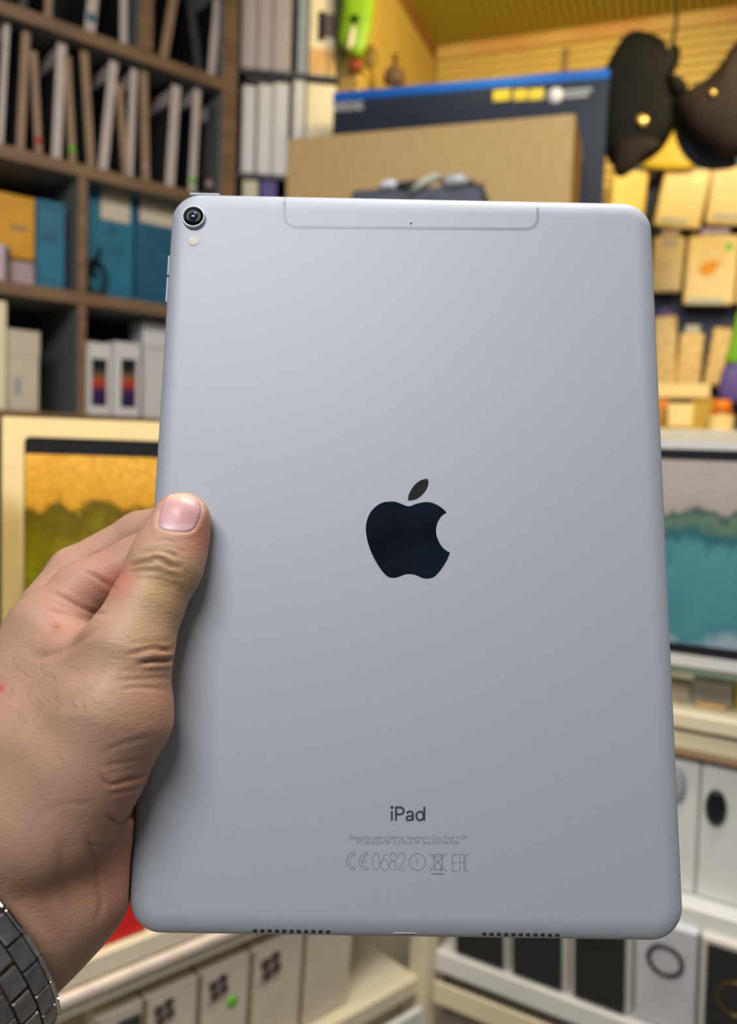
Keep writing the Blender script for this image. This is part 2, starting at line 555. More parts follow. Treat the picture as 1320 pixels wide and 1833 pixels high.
z3 = sC + TH / 2
carton('amber_box', 'amber yellow box in the left cell of the third shelf', 'box', FS, -40, 345, 64, 462, 0.1, YELLOWBOX,
       w=0.05, zbase=FS.uv(30, 462, 0.05)[1], parts=[('dark_print', 0.55, 0.45, 0.85, 0.52, SPINEB)])
carton('low_carton', 'low pinkish grey carton under the amber box', 'box', FS, -40, 463, 64, 505, 0.12, PINKISH, w=0.05, zbase=z3)
carton('pale_packet', 'small pale pink packet standing in front of the low pinkish carton', 'packet', FS, -12, 437, 18, 500, 0.02,
       mat('pale_pink_card', (196, 170, 176)), w=0.02, zbase=z3, parts=[('dark_panel', 0.7, 0.05, 0.98, 0.95, DARKGREY)])
carton('teal_box', 'narrow teal box beside the amber box on the third shelf', 'box', FS, 67, 360, 117, 515, 0.10, TEAL, w=0.03,
       zbase=z3, parts=[('dark_print', 0.15, 0.55, 0.7, 0.60, TEAL2), ('top_print', 0.0, 0.90, 0.9, 0.95, TEAL2)])
carton('teal_carton', 'large teal box with cream top behind the black desk stand', 'box', FS, 158, 338, 240, 525, 0.12, TEAL, w=0.06,
       zbase=z3, parts=[('cream_panel', 0.26, 0.72, 0.9, 0.97, IVORY), ('dark_print', 0.4, 0.60, 0.62, 0.66, TEAL2),
                        ('round_print', 0.55, 0.42, 0.75, 0.47, TEAL2)])
carton('teal_carton', 'large teal box with cream top, partly hidden by the tablet edge', 'box', FS, 244, 352, 330, 540, 0.12, TEAL2, w=0.06,
       zbase=z3, parts=[('cream_panel', 0.06, 0.74, 0.95, 0.97, IVORY), ('dark_print', 0.4, 0.45, 0.62, 0.5, TEAL)])
# black ring-shaped desk stand in front of the teal carton
s0, zz = FS.uv(173, 500, 0.03)
st = empty('ring_stand', FS.mat(s0, 0.03, z3), 'small black loop-shaped desk stand in front of a teal box', 'stand')
rr = FS.uv(190, 500, 0.03)[0] - s0
link('ring', tube_mesh('ring', [(rr * math.cos(a), 0, 0.006 + rr * 1.5 + rr * 1.5 * math.sin(a)) for a in np.linspace(0, 2 * math.pi, 25)[:-1]],
                       0.0042, 8, True), LEATHER, st)
link('arm', tube_mesh('arm', [(-rr * 0.3, 0, rr * 3.0), (-rr * .2, 0, rr * 3.5), (rr * 0.15, 0, rr * 4.1), (rr * .35, 0, rr * 4.9)],
                      [0.006, 0.007, 0.005, 0.004]), LEATHER, st)
rbox('foot', (-rr * 0.9, rr * 1.0, -0.015, 0.02, 0.0, 0.007), LEATHER, st, r=0.002)
rbox('clamp', (-rr * 0.8, rr * 0.3, -0.01, 0.012, rr * 3.0, rr * 3.6), LEATHER, st, r=0.004)

z4 = sD + TH / 2
carton('cream_box', 'cream box cut by the left picture edge on the fourth shelf', 'box', FS, -60, 535, 12, 745, 0.1, CREAM, w=0.02, zbase=z4)
bx = carton('white_box', 'ivory lidded box beside the cream box on the fourth shelf', 'box', FS, 14, 592, 70, 745, 0.1, IVORY, w=0.03, zbase=z4,
            parts=[('grey_print', 0.22, 0.2, 0.4, 0.42, PRINTG)])
W, D, H = bx['dims']
rbox('lid', (-W / 2 - .001, W / 2 + .001, -.0015, D, H * .68, H + .001), IVORY, bx, r=.001)
PIC = ramp_mat('phone_picture', [(0.0, (38, 26, 70)), (0.30, (60, 34, 84)), (0.5, (196, 72, 24)), (0.62, (120, 96, 70)), (0.8, (30, 30, 38)), (1, (20, 20, 26))], noise_amt=.12, noise_scale=3)
for a, b, lab in ((150, 200, 'white phone box with dark sunset picture, next to the divider'),
                  (203, 252, 'white phone box with dark sunset picture, next to the tall white box')):
    carton('phone_box', lab, 'box', FS, a, 613, b, 744, 0.06, WHITE, w=0.02, zbase=z4, group='white phone boxes on the fourth shelf',
           parts=[('phone_picture', 0.28, 0.13, 0.82, 0.78, PIC)])
carton('tall_box', 'tall plain white box standing beside the tablet edge on fourth shelf', 'box', FS, 256, 578, 330, 745, 0.08, WHITE, w=0.05, zbase=z4,
       parts=[('lid_seam', 0.0, 0.72, 1.0, 0.735, PRINTG)])

# ================================================================== CENTRE SHELF (white cases)
F2 = Frame(-0.33, 2.12, 8)
c2l, c2r = F2.uv(426, 200)[0], F2.uv(606, 200)[0]
y1 = F2.uv(515, 128)[1]
y2 = F2.uv(515, 314)[1]
y3 = F2.uv(515, 380)[1]
un2 = empty('wall_rack', F2.mat(0, 0, 0), 'dark narrow rack of white boxes between the brown shelves and yellow wall', 'shelves')
rbox('side_panel', (c2l - 0.012, c2l, -0.002, 0.2, 0, CEIL_Z - 0.02), DARKGREY, un2, r=.001)
rbox('side_panel', (c2r, c2r + 0.008, 0.03, 0.2, 0, F2.uv(515, 0)[1]), IVORY, un2, r=.001)
rbox('back_panel', (c2l, c2r, 0.2, 0.21, 0, CEIL_Z - 0.02), DARKBACK, un2, r=0)
for zz in (y1, y2, y3, 0.9, 0.4):
    rbox('shelf', (c2l, c2r, 0.0, 0.2, zz - 0.012, zz), DARKGREY, un2, r=.001)
GW = 'white cases in the centre rack'
LILAC = mat('lilac_grey_card', (178, 162, 160), rough=.5, noise=.04)
for a, b, t, lab, m in ((433, 461, -60, 'lilac grey case at the left end of the upper rack row', LILAC),
                        (463, 489, -58, 'second lilac grey case of the upper rack row', LILAC),
                        (491, 523, -62, 'third lilac grey case, left of the thin grey one', LILAC),
                        (534, 552, -55, 'thin light grey case beside the cream package', PRINTG)):
    carton('storage_case', lab, 'case', F2, a, t, b, 118, 0.12, m, w=0.01, zbase=y1 + .0005, group=GW)
cp = carton('cream_package', 'cream package with dark handle and orange base on the rack', 'package', F2, 555, -40, 604, 118, 0.10, CREAM, w=0.01, zbase=y1 + .0005,
            parts=[('orange_print', 0.05, 0.03, 0.95, 0.28, mat('peach_print', (222, 170, 100))), ('dark_handle', 0.3, 0.36, 0.55, 0.66, LEATHER),
                   ('grey_window', 0.55, 0.40, 0.9, 0.64, mat('mauve_print', (120, 96, 90)))])
for a, b, t, lab, m in ((433, 457, 152, 'white case at the left end of the lower rack row', WHITE),
                        (461, 487, 150, 'white case second in the lower rack row', WHITE),
                        (489, 516, 148, 'white case third in the lower rack row', WHITE),
                        (524, 545, 143, 'thin white case beside the tall cream box', WHITE)):
    carton('storage_case', lab, 'case', F2, a, t, b, 312, 0.12, m, w=0.01, zbase=y2 + .0005, group=GW)
carton('cream_box', 'tall cream box behind the cardboard box at the rack end', 'box', F2, 548, 150, 600, 312, 0.12, CREAM, w=0.01, zbase=y2 + .0005)
carton('cream_box', 'small cream box beside the purple one just above the tablet', 'box', F2, 434, 322, 462, 372, 0.1, IVORY, w=0.01, zbase=y3 + .0005)
carton('purple_box', 'small dark purple box just above the top edge of the tablet', 'box', F2, 466, 318, 496, 372, 0.1, PURPLE, w=0.01, zbase=y3 + .0005)
carton('dark_tray', 'flat dark tray lying on top of the white cases', 'tray', F2, 440, 138, 520, 149, 0.1, mat('navy_brown_tray', (60, 54, 58), noise=.4, scale=20),
       w=0.012, zbase=F2.uv(478, 149, .012)[1] + .001)

# ================================================================== BACK COUNTER, BIG BOXES
FB = Frame(0.22, 1.70, -18)
CT = FW.uv(1250, 786, -0.28)[1]
bc = empty('back_counter', FW.mat(0, 0, 0), 'cream back counter under the hanging packs, carrying jars and big boxes', 'counter')
rbox('worktop', (0.02, 1.9, -0.98, -0.005, CT - 0.03, CT), CREAM2, bc, r=.003)
rbox('cabinet', (0.04, 1.88, -0.94, -0.01, 0.0, CT - 0.03), CREAM2, bc, r=.003)
cb = carton('cardboard_box', 'large plain brown cardboard box standing behind the tablet', 'box', FB, 509, 226, 1019, 600, 0.16, CARDBOARD,
            zbase=CT + .001, r=.003)
W, D, H = cb['dims']
rbox('side_face', (W / 2 - .001, W / 2 + .002, 0.003, D - .003, 0.003, H - .003), CARDSIDE, cb, r=.0008)  # side face of the box in a darker brown than the front
FBB = Frame(0.22, 1.93, -16)
bb = carton('display_box', 'big navy retail box with a bright blue top stripe behind the cardboard box', 'box', FBB, 591, 146, 1078, 600, 0.07, NAVY,
            zbase=CT + .001, r=.002)
W, D, H = bb['dims']
rbox('blue_stripe', (-W / 2 - .0005, W / 2 + .0005, -.0015, D + .0005, H - .019, H + .0008), BLUE, bb, r=.0005)


def text_mesh(name, s, size, m, parent, mw, width=None, ext=0.0, align='CENTER'):
    cu = bpy.data.curves.new(name, 'FONT')
    cu.body = s
    cu.size = size
    cu.align_x = align
    cu.align_y = 'BOTTOM_BASELINE'
    cu.extrude = ext
    cu.resolution_u = 3
    tmp = bpy.data.objects.new('tmp_text', cu)
    COL.objects.link(tmp)
    dg = bpy.context.evaluated_depsgraph_get()
    me = bpy.data.meshes.new_from_object(tmp.evaluated_get(dg))
    bpy.data.objects.remove(tmp)
    bpy.data.curves.remove(cu)
    me.name = name
    xs = [v.co.x for v in me.vertices]
    if width and xs:
        k = width / (max(xs) - min(xs))
        for v in me.vertices:
            v.co.x *= k
    me.materials.clear()
    return link(name, me, m, parent, mw)


RX90 = Matrix.Rotation(math.radians(90), 4, 'X')


def on_front(fr, root, px, py, w=0.0):          # pixel to the front-face coordinates of a carton
    s, z = fr.uv(px, py, w)
    loc = root.matrix_world.inverted() @ fr.at(s, w, z)
    return loc.x, loc.z


bpy.context.view_layer.update()
x0, z0 = on_front(FBB, bb, 595, 201)
x1, _ = on_front(FBB, bb, 650, 196)
text_mesh('logo_lettering', 'SAMSUNG', 0.030, PRINTW, bb, Matrix.Translation(((x0 + x1) / 2, -0.0018, z0)) @ RX90, width=(x1 - x0), ext=.0004)
for a, b, yy in ((883, 914, 173), (920, 944, 172), (947, 974, 171)):
    xa, za = on_front(FBB, bb, a, yy)
    xb, _ = on_front(FBB, bb, b, yy)
    rbox('yellow_badge', (xa, xb, -.0015, .0003, za - .011, za + .013), PRINTY, bb, r=.0006)
xa, za = on_front(FBB, bb, 995, 171)
link('round_emblem', lathe_mesh('round_emblem', [(0.0165, 0), (0.0165, .0016)], 24), PRINTW, bb, Matrix.Translation((xa, 0, za)) @ RX90)
for k in range(2):
    xa, za = on_front(FBB, bb, 1010, 164 + 9 * k)
    xb, _ = on_front(FBB, bb, 1060 - 6 * k, 164)
    rbox('printed_line', (xa, xb, -.0015, .0003, za - .004, za + .003), PRINTG, bb, r=.0003)

# crumpled bag of small parts in front of the cardboard box
FP = Frame(0.1, 1.54, -14)
hb = carton('parts_bin', 'dark open bin of cables and clips just above the tablet', 'bin', FP, 626, 335, 862, 560, 0.12, mat('dark_blue_grey', (58, 64, 78), noise=.3, scale=30), zbase=CT + .001, r=.004)
W, D, H = hb['dims']
rn = random.Random(3)


def clip(label, name, pts, r, m):
    o = link(name, tube_mesh(name, [hb.matrix_world @ Vector(p) for p in pts], r, 8), m)
    return tag(o, label, 'cable', 'odds and ends in the bin')


bpy.context.view_layer.update()
clip('pale grey bent clip leaning across the bin', 'clip', [(-.01, .0, H - .01), (.01, -.004, H + .004), (.035, .0, H + .018), (.042, .012, H + .015)], [.007, .008, .008, .005], mat('pale_green_grey', (170, 172, 162)))
clip('white knotted cable bundle at the left part of the bin', 'cable', [(-.07, .02, H + .004), (-.06, .0, H + .004), (-.048, -.002, H + .007), (-.036, .006, H + .004), (-.05, .02, H + .008)], .0085, mat('white_cable', (206, 206, 222)))
clip('dark bent cable lying over the bin middle', 'cable', [(-.05, .01, H + .003), (-.02, -.003, H + .004), (.0, .0, H + .007), (.02, .01, H + .01)], .007, DARKGREY)
clip('clear plastic wrapped cable at the right of the bin', 'cable', [(.05, .01, H + .005), (.06, .0, H + .006), (.08, .0, H + .009), (.092, .0, H + .006)], [.010, .013, .012, .008], mat('clear_wrap', (164, 166, 170), rough=.2))
clip('brown leather strap at the right end of the bin', 'strap', [(.095, .01, H + .002), (.10, .0, H + .007), (.112, .0, H + .003), (.12, .004, H - .002)], .006, SPINEB)

# ================================================================== THINGS ON THE YELLOW WALLS
# lime green hanging packet
FG = Frame(0.165, 2.78, 70)


def blob_mesh(name, outline, depth, bulge=0.5, n=6):
    """Stuffed shape: closed outline (x, z) inflated to a depth along y."""
    P = catmull([(x, z) for x, z in outline], 4)
    cx = sum(p[0] for p in P) / len(P)
    cz = sum(p[1] for p in P) / len(P)
    V, F = [], []
    m = len(P)
    rings = []
    for sgn in (-1, 1):
        for i in range(n):
            t = i / n                                     # 0 at the rim
            k = 1 - t
            y = sgn * depth / 2 * (1 - k ** 2.2) ** 0.5 if t else 0
            if t == 0 and sgn == 1:
                rings.append(rings[0])
                continue
            idx = []
            for x, z in P:
                idx.append(len(V))
                V.append((cx + (x - cx) * k, y, cz + (z - cz) * k))
            rings.append(idx)
        V.append((cx, sgn * depth / 2, cz))
        rings.append([len(V) - 1])
    half = n + 1
    for h in (0, 1):
        rs = rings[h * half:(h + 1) * half]
        for i in range(n - 1):
            for k in range(m):
                l = (k + 1) % m
                q = (rs[i][k], rs[i][l], rs[i + 1][l], rs[i + 1][k])
                F.append(q if h == 0 else q[::-1])
        for k in range(m):
            l = (k + 1) % m
            q = (rs[n - 1][k], rs[n - 1][l], rs[n][0])
            F.append(q if h == 0 else q[::-1])
    return pymesh(name, V, F, True)


def hang(name, label, cat, fr, w, pts, depth, m, group=None, body='body'):
    """Hanging thing with an outline given as pixels on the plane fr at depth w."""
    q = [fr.uv(x, y, w) for x, y in pts]
    s0 = sum(p[0] for p in q) / len(q)
    z0 = min(p[1] for p in q)
    root = empty(name, fr.mat(s0, w, z0), label, cat, group)
    link(body, blob_mesh(body, [(s - s0, z - z0) for s, z in q], depth), m, root)
    root['s0'], root['z0'], root['w'] = s0, z0, w
    return root


def addpart(fr, root, pn, pts, depth, m, off):
    w = root['w'] + off
    q = [fr.uv(x, y, w) for x, y in pts]
    return link(pn, blob_mesh(pn, [(s - root['s0'], z - root['z0']) for s, z in q], depth), m, root, Matrix.Translation((0, off, 0)))


FH = Frame(0.05, 2.11, -5)
g = hang('green_packet', 'lime green hanging packet with a black knob on the yellow wall', 'packet', FH, 0,
         [(622, -40), (668, -30), (668, 30), (660, 70), (648, 102), (625, 98), (606, 75), (612, 30)], 0.03, GREEN)
addpart(FH, g, 'knob', [(630, 28), (640, 27), (642, 38), (632, 40)], 0.012, LEATHER, -0.02)
addpart(FH, g, 'cream_strip', [(628, 52), (636, 48), (632, 80), (622, 88)], 0.008, CREAM, -0.018)
addpart(FH, g, 'packet_shadow', [(600, -30), (620, -30), (612, 60), (606, 125), (600, 120)], 0.01, DGREEN, 0.01)  # dark green sheet standing in for the shadow left of the packet
hang('red_charm', 'small reddish brown charm hanging under the lime green packet', 'charm', FH, 0.02, [(628, 108), (646, 104), (650, 118), (638, 128), (626, 122)], .02, mat('rust_red', (150, 62, 22)))
hang('bronze_charm', 'bronze tassel hanging right of the lime green packet', 'charm', FH, 0.02, [(655, 88), (668, 80), (676, 108), (664, 125), (652, 112)], .02, mat('bronze_brown', (118, 92, 20)))
b = hang('brown_bottle', 'brown bottle-shaped pouch on the yellow wall above the blue stripe', 'pouch', FH, 0.05,
         [(703, 97), (712, 97), (713, 118), (723, 128), (723, 152), (689, 152), (690, 128), (702, 118)], .03, mat('dark_brown', (82, 54, 22)))
wk = tag(link('wall_hook', tube_mesh('wall_hook', [FW.at(FW.uv(1012, 120, -.01)[0], 0.0, FW.uv(1012, 90, -.01)[1]), FW.at(FW.uv(1012, 120, -.01)[0], -.02, FW.uv(1012, 92, -.01)[1]), FW.at(FW.uv(1012, 120, -.01)[0], -.02, FW.uv(1012, 130, -.01)[1])], .008), SPINEB),
         'brown metal hook on the plank wall above the navy box', 'hook')
tag(link('wall_hook', tube_mesh('wall_hook', [FW.at(FW.uv(755, 82, -.01)[0], 0.0, FW.uv(755, 80, -.01)[1]), FW.at(FW.uv(757, 82, -.01)[0], -.03, FW.uv(755, 82, -.01)[1]), FW.at(FW.uv(770, 82, -.01)[0], -.03, FW.uv(770, 86, -.01)[1])], .008), SPINEB),
    'dark bracket at the ceiling corner of the plank wall', 'bracket')

# dark hanging cases, top right
FK = Frame(0.62, 1.92, -18)
k1 = hang('leather_case', 'black leather case with a round brass snap hanging over the navy box', 'case', FK, 0,
          [(1122, 60), (1150, 55), (1188, 70), (1198, 92), (1207, 78), (1218, 88), (1216, 112), (1206, 140), (1216, 180), (1208, 228), (1182, 272),
           (1140, 298), (1104, 302), (1082, 272), (1073, 205), (1076, 145), (1096, 98)], 0.05, LEATHER)
addpart(FK, k1, 'snap', [(1138, 215), (1150, 204), (1163, 214), (1152, 228)], 0.012, BRASS, -0.027)
addpart(FK, k1, 'flap', [(1108, 250), (1160, 240), (1186, 258), (1160, 280), (1140, 300), (1112, 318), (1098, 300)], 0.03, LEATHERB, -0.012)
link('strap', tube_mesh('strap', [(0.04, 0, .20), (.055, .01, .30), (.05, .03, .48)], .004), LEATHER, k1)
k2 = hang('leather_case', 'brown black leather case cut by the right picture edge', 'case', FK, -0.02,
          [(1330, 70), (1312, 82), (1292, 112), (1266, 140), (1232, 160), (1206, 180), (1212, 205), (1235, 235), (1262, 262), (1300, 280), (1345, 270), (1380, 180), (1370, 90)],
          0.06, LEATHERB)
addpart(FK, k2, 'strap_tab', [(1196, 132), (1222, 140), (1232, 158), (1214, 172), (1200, 160)], 0.03, LEATHER, 0.0)
addpart(FK, k2, 'snap', [(1270, 165), (1278, 160), (1284, 168), (1276, 174)], 0.012, BRASS, -0.034)
hang('navy_pouch', 'navy fabric pouch hanging beneath the brown black leather case', 'pouch', FK, 0.06,
     [(1205, 205), (1240, 230), (1290, 270), (1318, 282), (1316, 300), (1270, 305), (1235, 290), (1212, 255)], 0.04, mat('navy_fabric', (34, 42, 62), rough=.8))
hang('yellow_packet', 'yellow packet glimpsed between the two leather cases', 'packet', FW, -.12, [(1195, 232), (1225, 250), (1245, 300), (1150, 300), (1165, 275)], .02, YELLOWP)

# display board with rows of packs
db = empty('display_board', FW.mat(0, 0, 0), 'dark navy display board behind the hanging packs', 'board')
bs0, bs1 = FW.uv(1090, 500, -.02)[0], FW.uv(1420, 500, -.02)[0]
rbox('panel', (bs0, bs1, -.02, -.002, CT, FW.uv(1250, 285, -.02)[1]), mat('navy_board', (28, 38, 70), rough=.6, noise=.3, scale=6), db, r=.002)
PACKW = -0.10


def pack(label, x0, y0, x1, y1, m, tilt=0, parts=(), w=PACKW, D=.022, group='packs hanging on the board', header=TEAL, hook=True):
    o = carton('hanging_pack', label, 'pack', FW, x0, y0, x1, y1, D, m, w=w, group=group, tilt=math.radians(tilt), r=.006, parts=parts, body='blister')
    W, D_, H = o['dims']
    if header is not None:
        rbox('header_card', (-W * .28, W * .28, D * .4, D * .4 + .002, H - .006, H + .022), header, o, r=.0006)
    if hook:
        link('hook', tube_mesh('hook', [(0, -.01, H + .014), (0, D * .5, H + .010), (0, abs(w) - .022, H + .012)], .0018, 6), CHROME, o)
    return o


PY = mat('yellow_pack_card', (246, 214, 118), rough=.45, noise=.08, scale=14)
PC = mat('cream_pack_card', (242, 214, 146), rough=.45, noise=.06, scale=14)
PATT = mat('cream_bead_card', (236, 208, 130), rough=.4, noise=.2, scale=70, rgb2=(206, 160, 70), bump=.3)
SHADEG = mat('blue_grey_print', (190, 192, 182), noise=.1, scale=40)
pack('plain yellow hanging pack just right of the cardboard box', 1092, 306, 1154, 400, PY, tilt=3)
pack('cream hanging pack leaning right in the top row middle', 1172, 306, 1256, 412, PC, tilt=9, parts=[('grey_print', .12, .06, .72, .14, SHADEG), ('dot_print', .68, .78, .8, .86, BRASS)])
pack('cream hanging pack at the right end of the top row', 1264, 300, 1345, 405, PC, tilt=6, parts=[('grey_print', .15, .08, .8, .17, SHADEG)])
pack('ivory hanging pack in the second row half behind the tablet', 1166, 424, 1222, 522, mat('ivory_pack', (226, 202, 150), noise=.08, scale=20), tilt=2, parts=[('pink_print', .3, .8, .8, .96, SPINEW)], header=PINKISH)
o = pack('cream hanging pack with an orange leaf-shaped print', 1226, 422, 1318, 546, PC, tilt=2, header=mat('lilac_header', (170, 150, 190)), parts=[('grey_print', .1, .0, .8, .09, SHADEG), ('green_dot', .74, .78, .86, .88, GSTICK)])
W, D, H = o['dims']
lp = catmull([(-.26, -.02), (-.20, -.16), (-.04, -.20), (.10, -.12), (.17, .04), (.24, .16), (.05, .16), (-.16, .12)], 4)
link('leaf_print', ngon_prism('leaf_print', [(x * W * .85, y * W * .85) for x, y in lp], 0, .0012), mat('orange_print', (240, 160, 10)), o,
     Matrix.Translation((-.02 * W, 0, H * .53)) @ RX90)
pack('narrow cream pack at the right picture edge in second row', 1322, 424, 1370, 545, PC, tilt=1)
pack('beaded cream pack in the third row beside the tablet', 1172, 566, 1214, 690, PATT, tilt=-2, header=PURPLE)
pack('beaded cream pack in the middle of the third row', 1212, 596, 1256, 690, PATT, tilt=2, header=SHADEG)
pack('tapering cream pack in the third row near the green pouch', 1262, 588, 1300, 692, PATT, tilt=7, header=None)
hang('green_pouch', 'bright green pouch at the right picture edge', 'pouch', FW, -.12, [(1322, 556), (1345, 560), (1345, 655), (1302, 652), (1308, 615)], .03, mat('bright_green', (120, 190, 20)))
hang('purple_pouch', 'purple pouch hanging under the bright green one', 'pouch', FW, -.13, [(1300, 655), (1345, 650), (1345, 718), (1288, 715), (1290, 680)], .03, mat('violet', (96, 78, 160)))
z_c = CT + .001
carton('cream_carton', 'long cream carton lying on top of two yellow boxes', 'box', FW, 1172, 686, 1272, 712, .1, PC, w=-.26, zbase=FW.uv(1222, 712, -.26)[1])
carton('yellow_box', 'olive yellow box beneath the long cream carton', 'box', FW, 1238, 712, 1278, 786, .1, mat('olive_yellow', (190, 160, 50)), w=-.25, zbase=z_c)
carton('cream_carton', 'small cream box standing before the yellow boxes beside the tablet', 'box', FW, 1196, 722, 1242, 764, .05, PC, w=-.30, zbase=FW.uv(1220, 764, -.30)[1])
carton('flat_carton', 'flat golden carton under the small cream box', 'box', FW, 1180, 766, 1246, 786, .09, YELLOWP, w=-.31, zbase=z_c)
carton('golden_box', 'golden brown box half hidden by the tablet edge', 'box', FW, 1150, 712, 1196, 786, .06, mat('golden_brown', (176, 128, 36)), w=-.25, zbase=z_c,
       parts=[('orange_top', .3, .8, .98, .96, ORANGE)])


def jar(label, px, pyt, pyb, wpx, w, capm, bodym, labm):
    s0, zt = FW.uv(px, pyt, w)
    r = (FW.uv(px + wpx / 2, pyb, w)[0] - FW.uv(px - wpx / 2, pyb, w)[0]) / 2
    H = zt - z_c
    root = empty('jar', FW.mat(s0, w, z_c), label, 'jar')
    link('glass_body', lathe_mesh('glass_body', [(r * .9, 0), (r, .004), (r, H * .62), (r * .75, H * .72), (r * .62, H * .75)]), bodym, root)
    link('cap', lathe_mesh('cap', [(r * .68, H * .74), (r * .72, H * .76), (r * .72, H * .97), (r * .66, H)]), capm, root)
    link('paper_label', lathe_mesh('paper_label', [(r * 1.01, H * .18), (r * 1.015, H * .2), (r * 1.015, H * .58), (r * 1.01, H * .6)]), labm, root)


jar('amber jar with an orange cap and cream label at the right', 1293, 716, 784, 48, -.30, ORANGE, mat('amber_glass', (178, 96, 40), rough=.2), PC)

# ================================================================== GLASS COUNTERS
FL = Frame(-0.272, 0.80, 42)                    # left counter front
ts = 0.0
# corner where the left front meets the pixel column 765
sc_, _ = FL.uv(762, 1760)
corner = FL.at(sc_, 0, 0)
FR = Frame(corner.x, corner.y, -31)             # right counter front, X from the corner to the right
TOP = FR.uv(1250, 1202)[1]


def counter(name, label, fr, s0, s1, shelves, m, depth=0.36, base=0.0):
    root = empty(name, fr.mat(0, 0, 0), label, 'counter')
    rbox('glass_top', (s0, s1, 0.0, depth, TOP - .0045, TOP), GLASS, root, r=0)
    rbox('glass_edge', (s0, s1, -.0025, -.0005, TOP - .0045, TOP + .0005), GEDGE, root, r=.0006)
    rbox('back_board', (s0, s1, depth, depth + .01, 0, TOP - .01), m, root, r=0)
    for (za, zb, w0, mm) in shelves:
        rbox('shelf_board', (s0, s1, w0, depth, za, zb), mm, root, r=.002)
    return root


# --- right counter
zr1a, zr1b = FR.uv(1260, 1312)[1], FR.uv(1260, 1282)[1]
zr2a, zr2b = FR.uv(1260, 1352)[1], FR.uv(1260, 1322)[1]
RS = 0.62
zrow = FR.uv(1100, 1835, .02)[1]
zmid_b = FR.uv(1270, 1626, .01)[1]
rc = counter('glass_counter', 'white glass-topped display counter on the right holding phones', FR, 0.014, RS,
             [(zr1a, zr1b, 0.0, CREAM2), (zr2a, zr2b, 0.006, CREAM2), (zmid_b - .03, zmid_b, 0.0, WHITELAM)], WHITELAM)
rbox('brown_rail', (0.014, RS, 0.004, .012, zr2a - .008, zr2a), SPINEB, rc, r=.001)
# bottom tier where the dark phones stand
px_a, px_b = (815, 1708), (1100, 1835)
zt_a = FR.uv(960, 1768, 0.0)[1]
rbox('lower_board', (0.014, RS, 0.0, .36, zt_a - .03, zt_a), WHITELAM, rc, r=.002)
rbox('lower_rail', (0.014, RS, -.004, .0, zt_a - .075, zt_a - .042), CREAM2, rc, r=.002)
rbox('kick_panel', (0.014, RS, 0.03, .04, 0.0, zt_a - .03), mat('taupe_panel', (140, 132, 118)), rc, r=.001)
rbox('side_panel', (RS, RS + .012, 0, .36, 0, TOP - .01), WHITELAM, rc, r=.001)
GP = 'phones shown along the bottom of the right counter'
SCR = mat('dark_screen', (24, 26, 29), rough=.2, noise=.4, scale=8)
SCRB = mat('dark_blue_screen', (22, 27, 38), rough=.2, noise=.4, scale=8)
phones = [(806, 911, 818, 904, 'dark phone on white box, leftmost of the bottom row by the corner post', SCR, 0),
          (912, 1018, 919, 1008, 'dark bluish phone on white box, second from the corner post', SCRB, 0),
          (1019, 1131, 1028, 1120, 'dark phone on white box just left of the ring print', SCR, 0),
          (1132, 1244, 0, 0, 'pale box with a dark ring standing between dark phones', None, 1),
          (1245, 1390, 1258, 1378, 'dark phone with a bronze ring glint at the right edge', SCR, 2)]
PALE = mat('pale_lilac_card', (206, 208, 220), rough=.4, noise=.04)
for (a, b, fa, fb, lab, m, kind) in phones:
    ybot = 1768 + 0.37 * ((a + b) / 2 - 960)
    s0, s1 = FR.uv(a, ybot, .012)[0], FR.uv(b, ybot, .012)[0]
    W, H = s1 - s0, 0.145
    root = empty('phone_box', FR.mat((s0 + s1) / 2, .012, zt_a + .0015, 0, math.radians(-9)), lab, 'phone', GP)
    rbox('carton', (-W / 2 + .0004, W / 2 - .0004, 0, .024, 0, H), WHITE if m else PALE, root, r=.002)
    if m:
        rbox('phone_front', (-W / 2 + W * (fa - a) / (b - a), -W / 2 + W * (fb - a) / (b - a), -.005, -.0005, .002, H - .006), m, root, r=.003, seg=2)
    if kind == 1:
        rr = W * .27
        link('ring_print', tube_mesh('ring_print', [(rr * math.cos(t), -.001, H * .66 + rr * math.sin(t)) for t in np.linspace(0, 2 * math.pi, 33)[:-1]], .0028, 8, True), DARKGREY, root)
    if kind == 2:
        rr = W * .25
        link('ring_glint', tube_mesh('ring_glint', [(rr * math.cos(t), -.006, H * .55 + rr * math.sin(t)) for t in np.linspace(0, 2 * math.pi, 33)[:-1]], .0022, 8, True),
             mat('bronze_glint', (96, 78, 44), rough=.3, metal=.5), root)
# white cartons of the middle tier with dark ovals
GM = 'white cartons on the middle tier of the right counter'
for (a, b, ov, lab) in ((1130, 1243, (1214, 1400), 'white carton mostly hidden by the tablet edge on the middle tier'),
                        (1243.5, 1370, (1285, 1441), 'white carton with a black oval mouse on its front')):
    ybot = 1622 + .25 * ((a + b) / 2 - 1270)
    s0, s1 = FR.uv(a, ybot, .03)[0], FR.uv(b, ybot, .03)[0]
    W = s1 - s0
    H = zr2a - .012 - zmid_b
    root = empty('carton_box', FR.mat((s0 + s1) / 2, .03, zmid_b + .001, 0, math.radians(-5)), lab, 'box', GM)
    rbox('carton', (-W / 2 + .0001, W / 2 - .0001, 0, .05, 0, H - .004), WHITELAM, root, r=.002)
    os_, oz = FR.uv(ov[0], ov[1], .03)
    ox = os_ - (s0 + s1) / 2
    el = [(0.0125 * math.cos(t), .0235 * math.sin(t)) for t in np.linspace(0, 2 * math.pi, 25)[:-1]]
    mm = PHONEBLK if ov[0] > 1250 else PRINTG
    link('oval_mouse', blob_mesh('oval_mouse', [el[i] for i in range(0, 24, 2)], .012), mm, root, Matrix.Translation((ox, -.002, oz - zmid_b)))
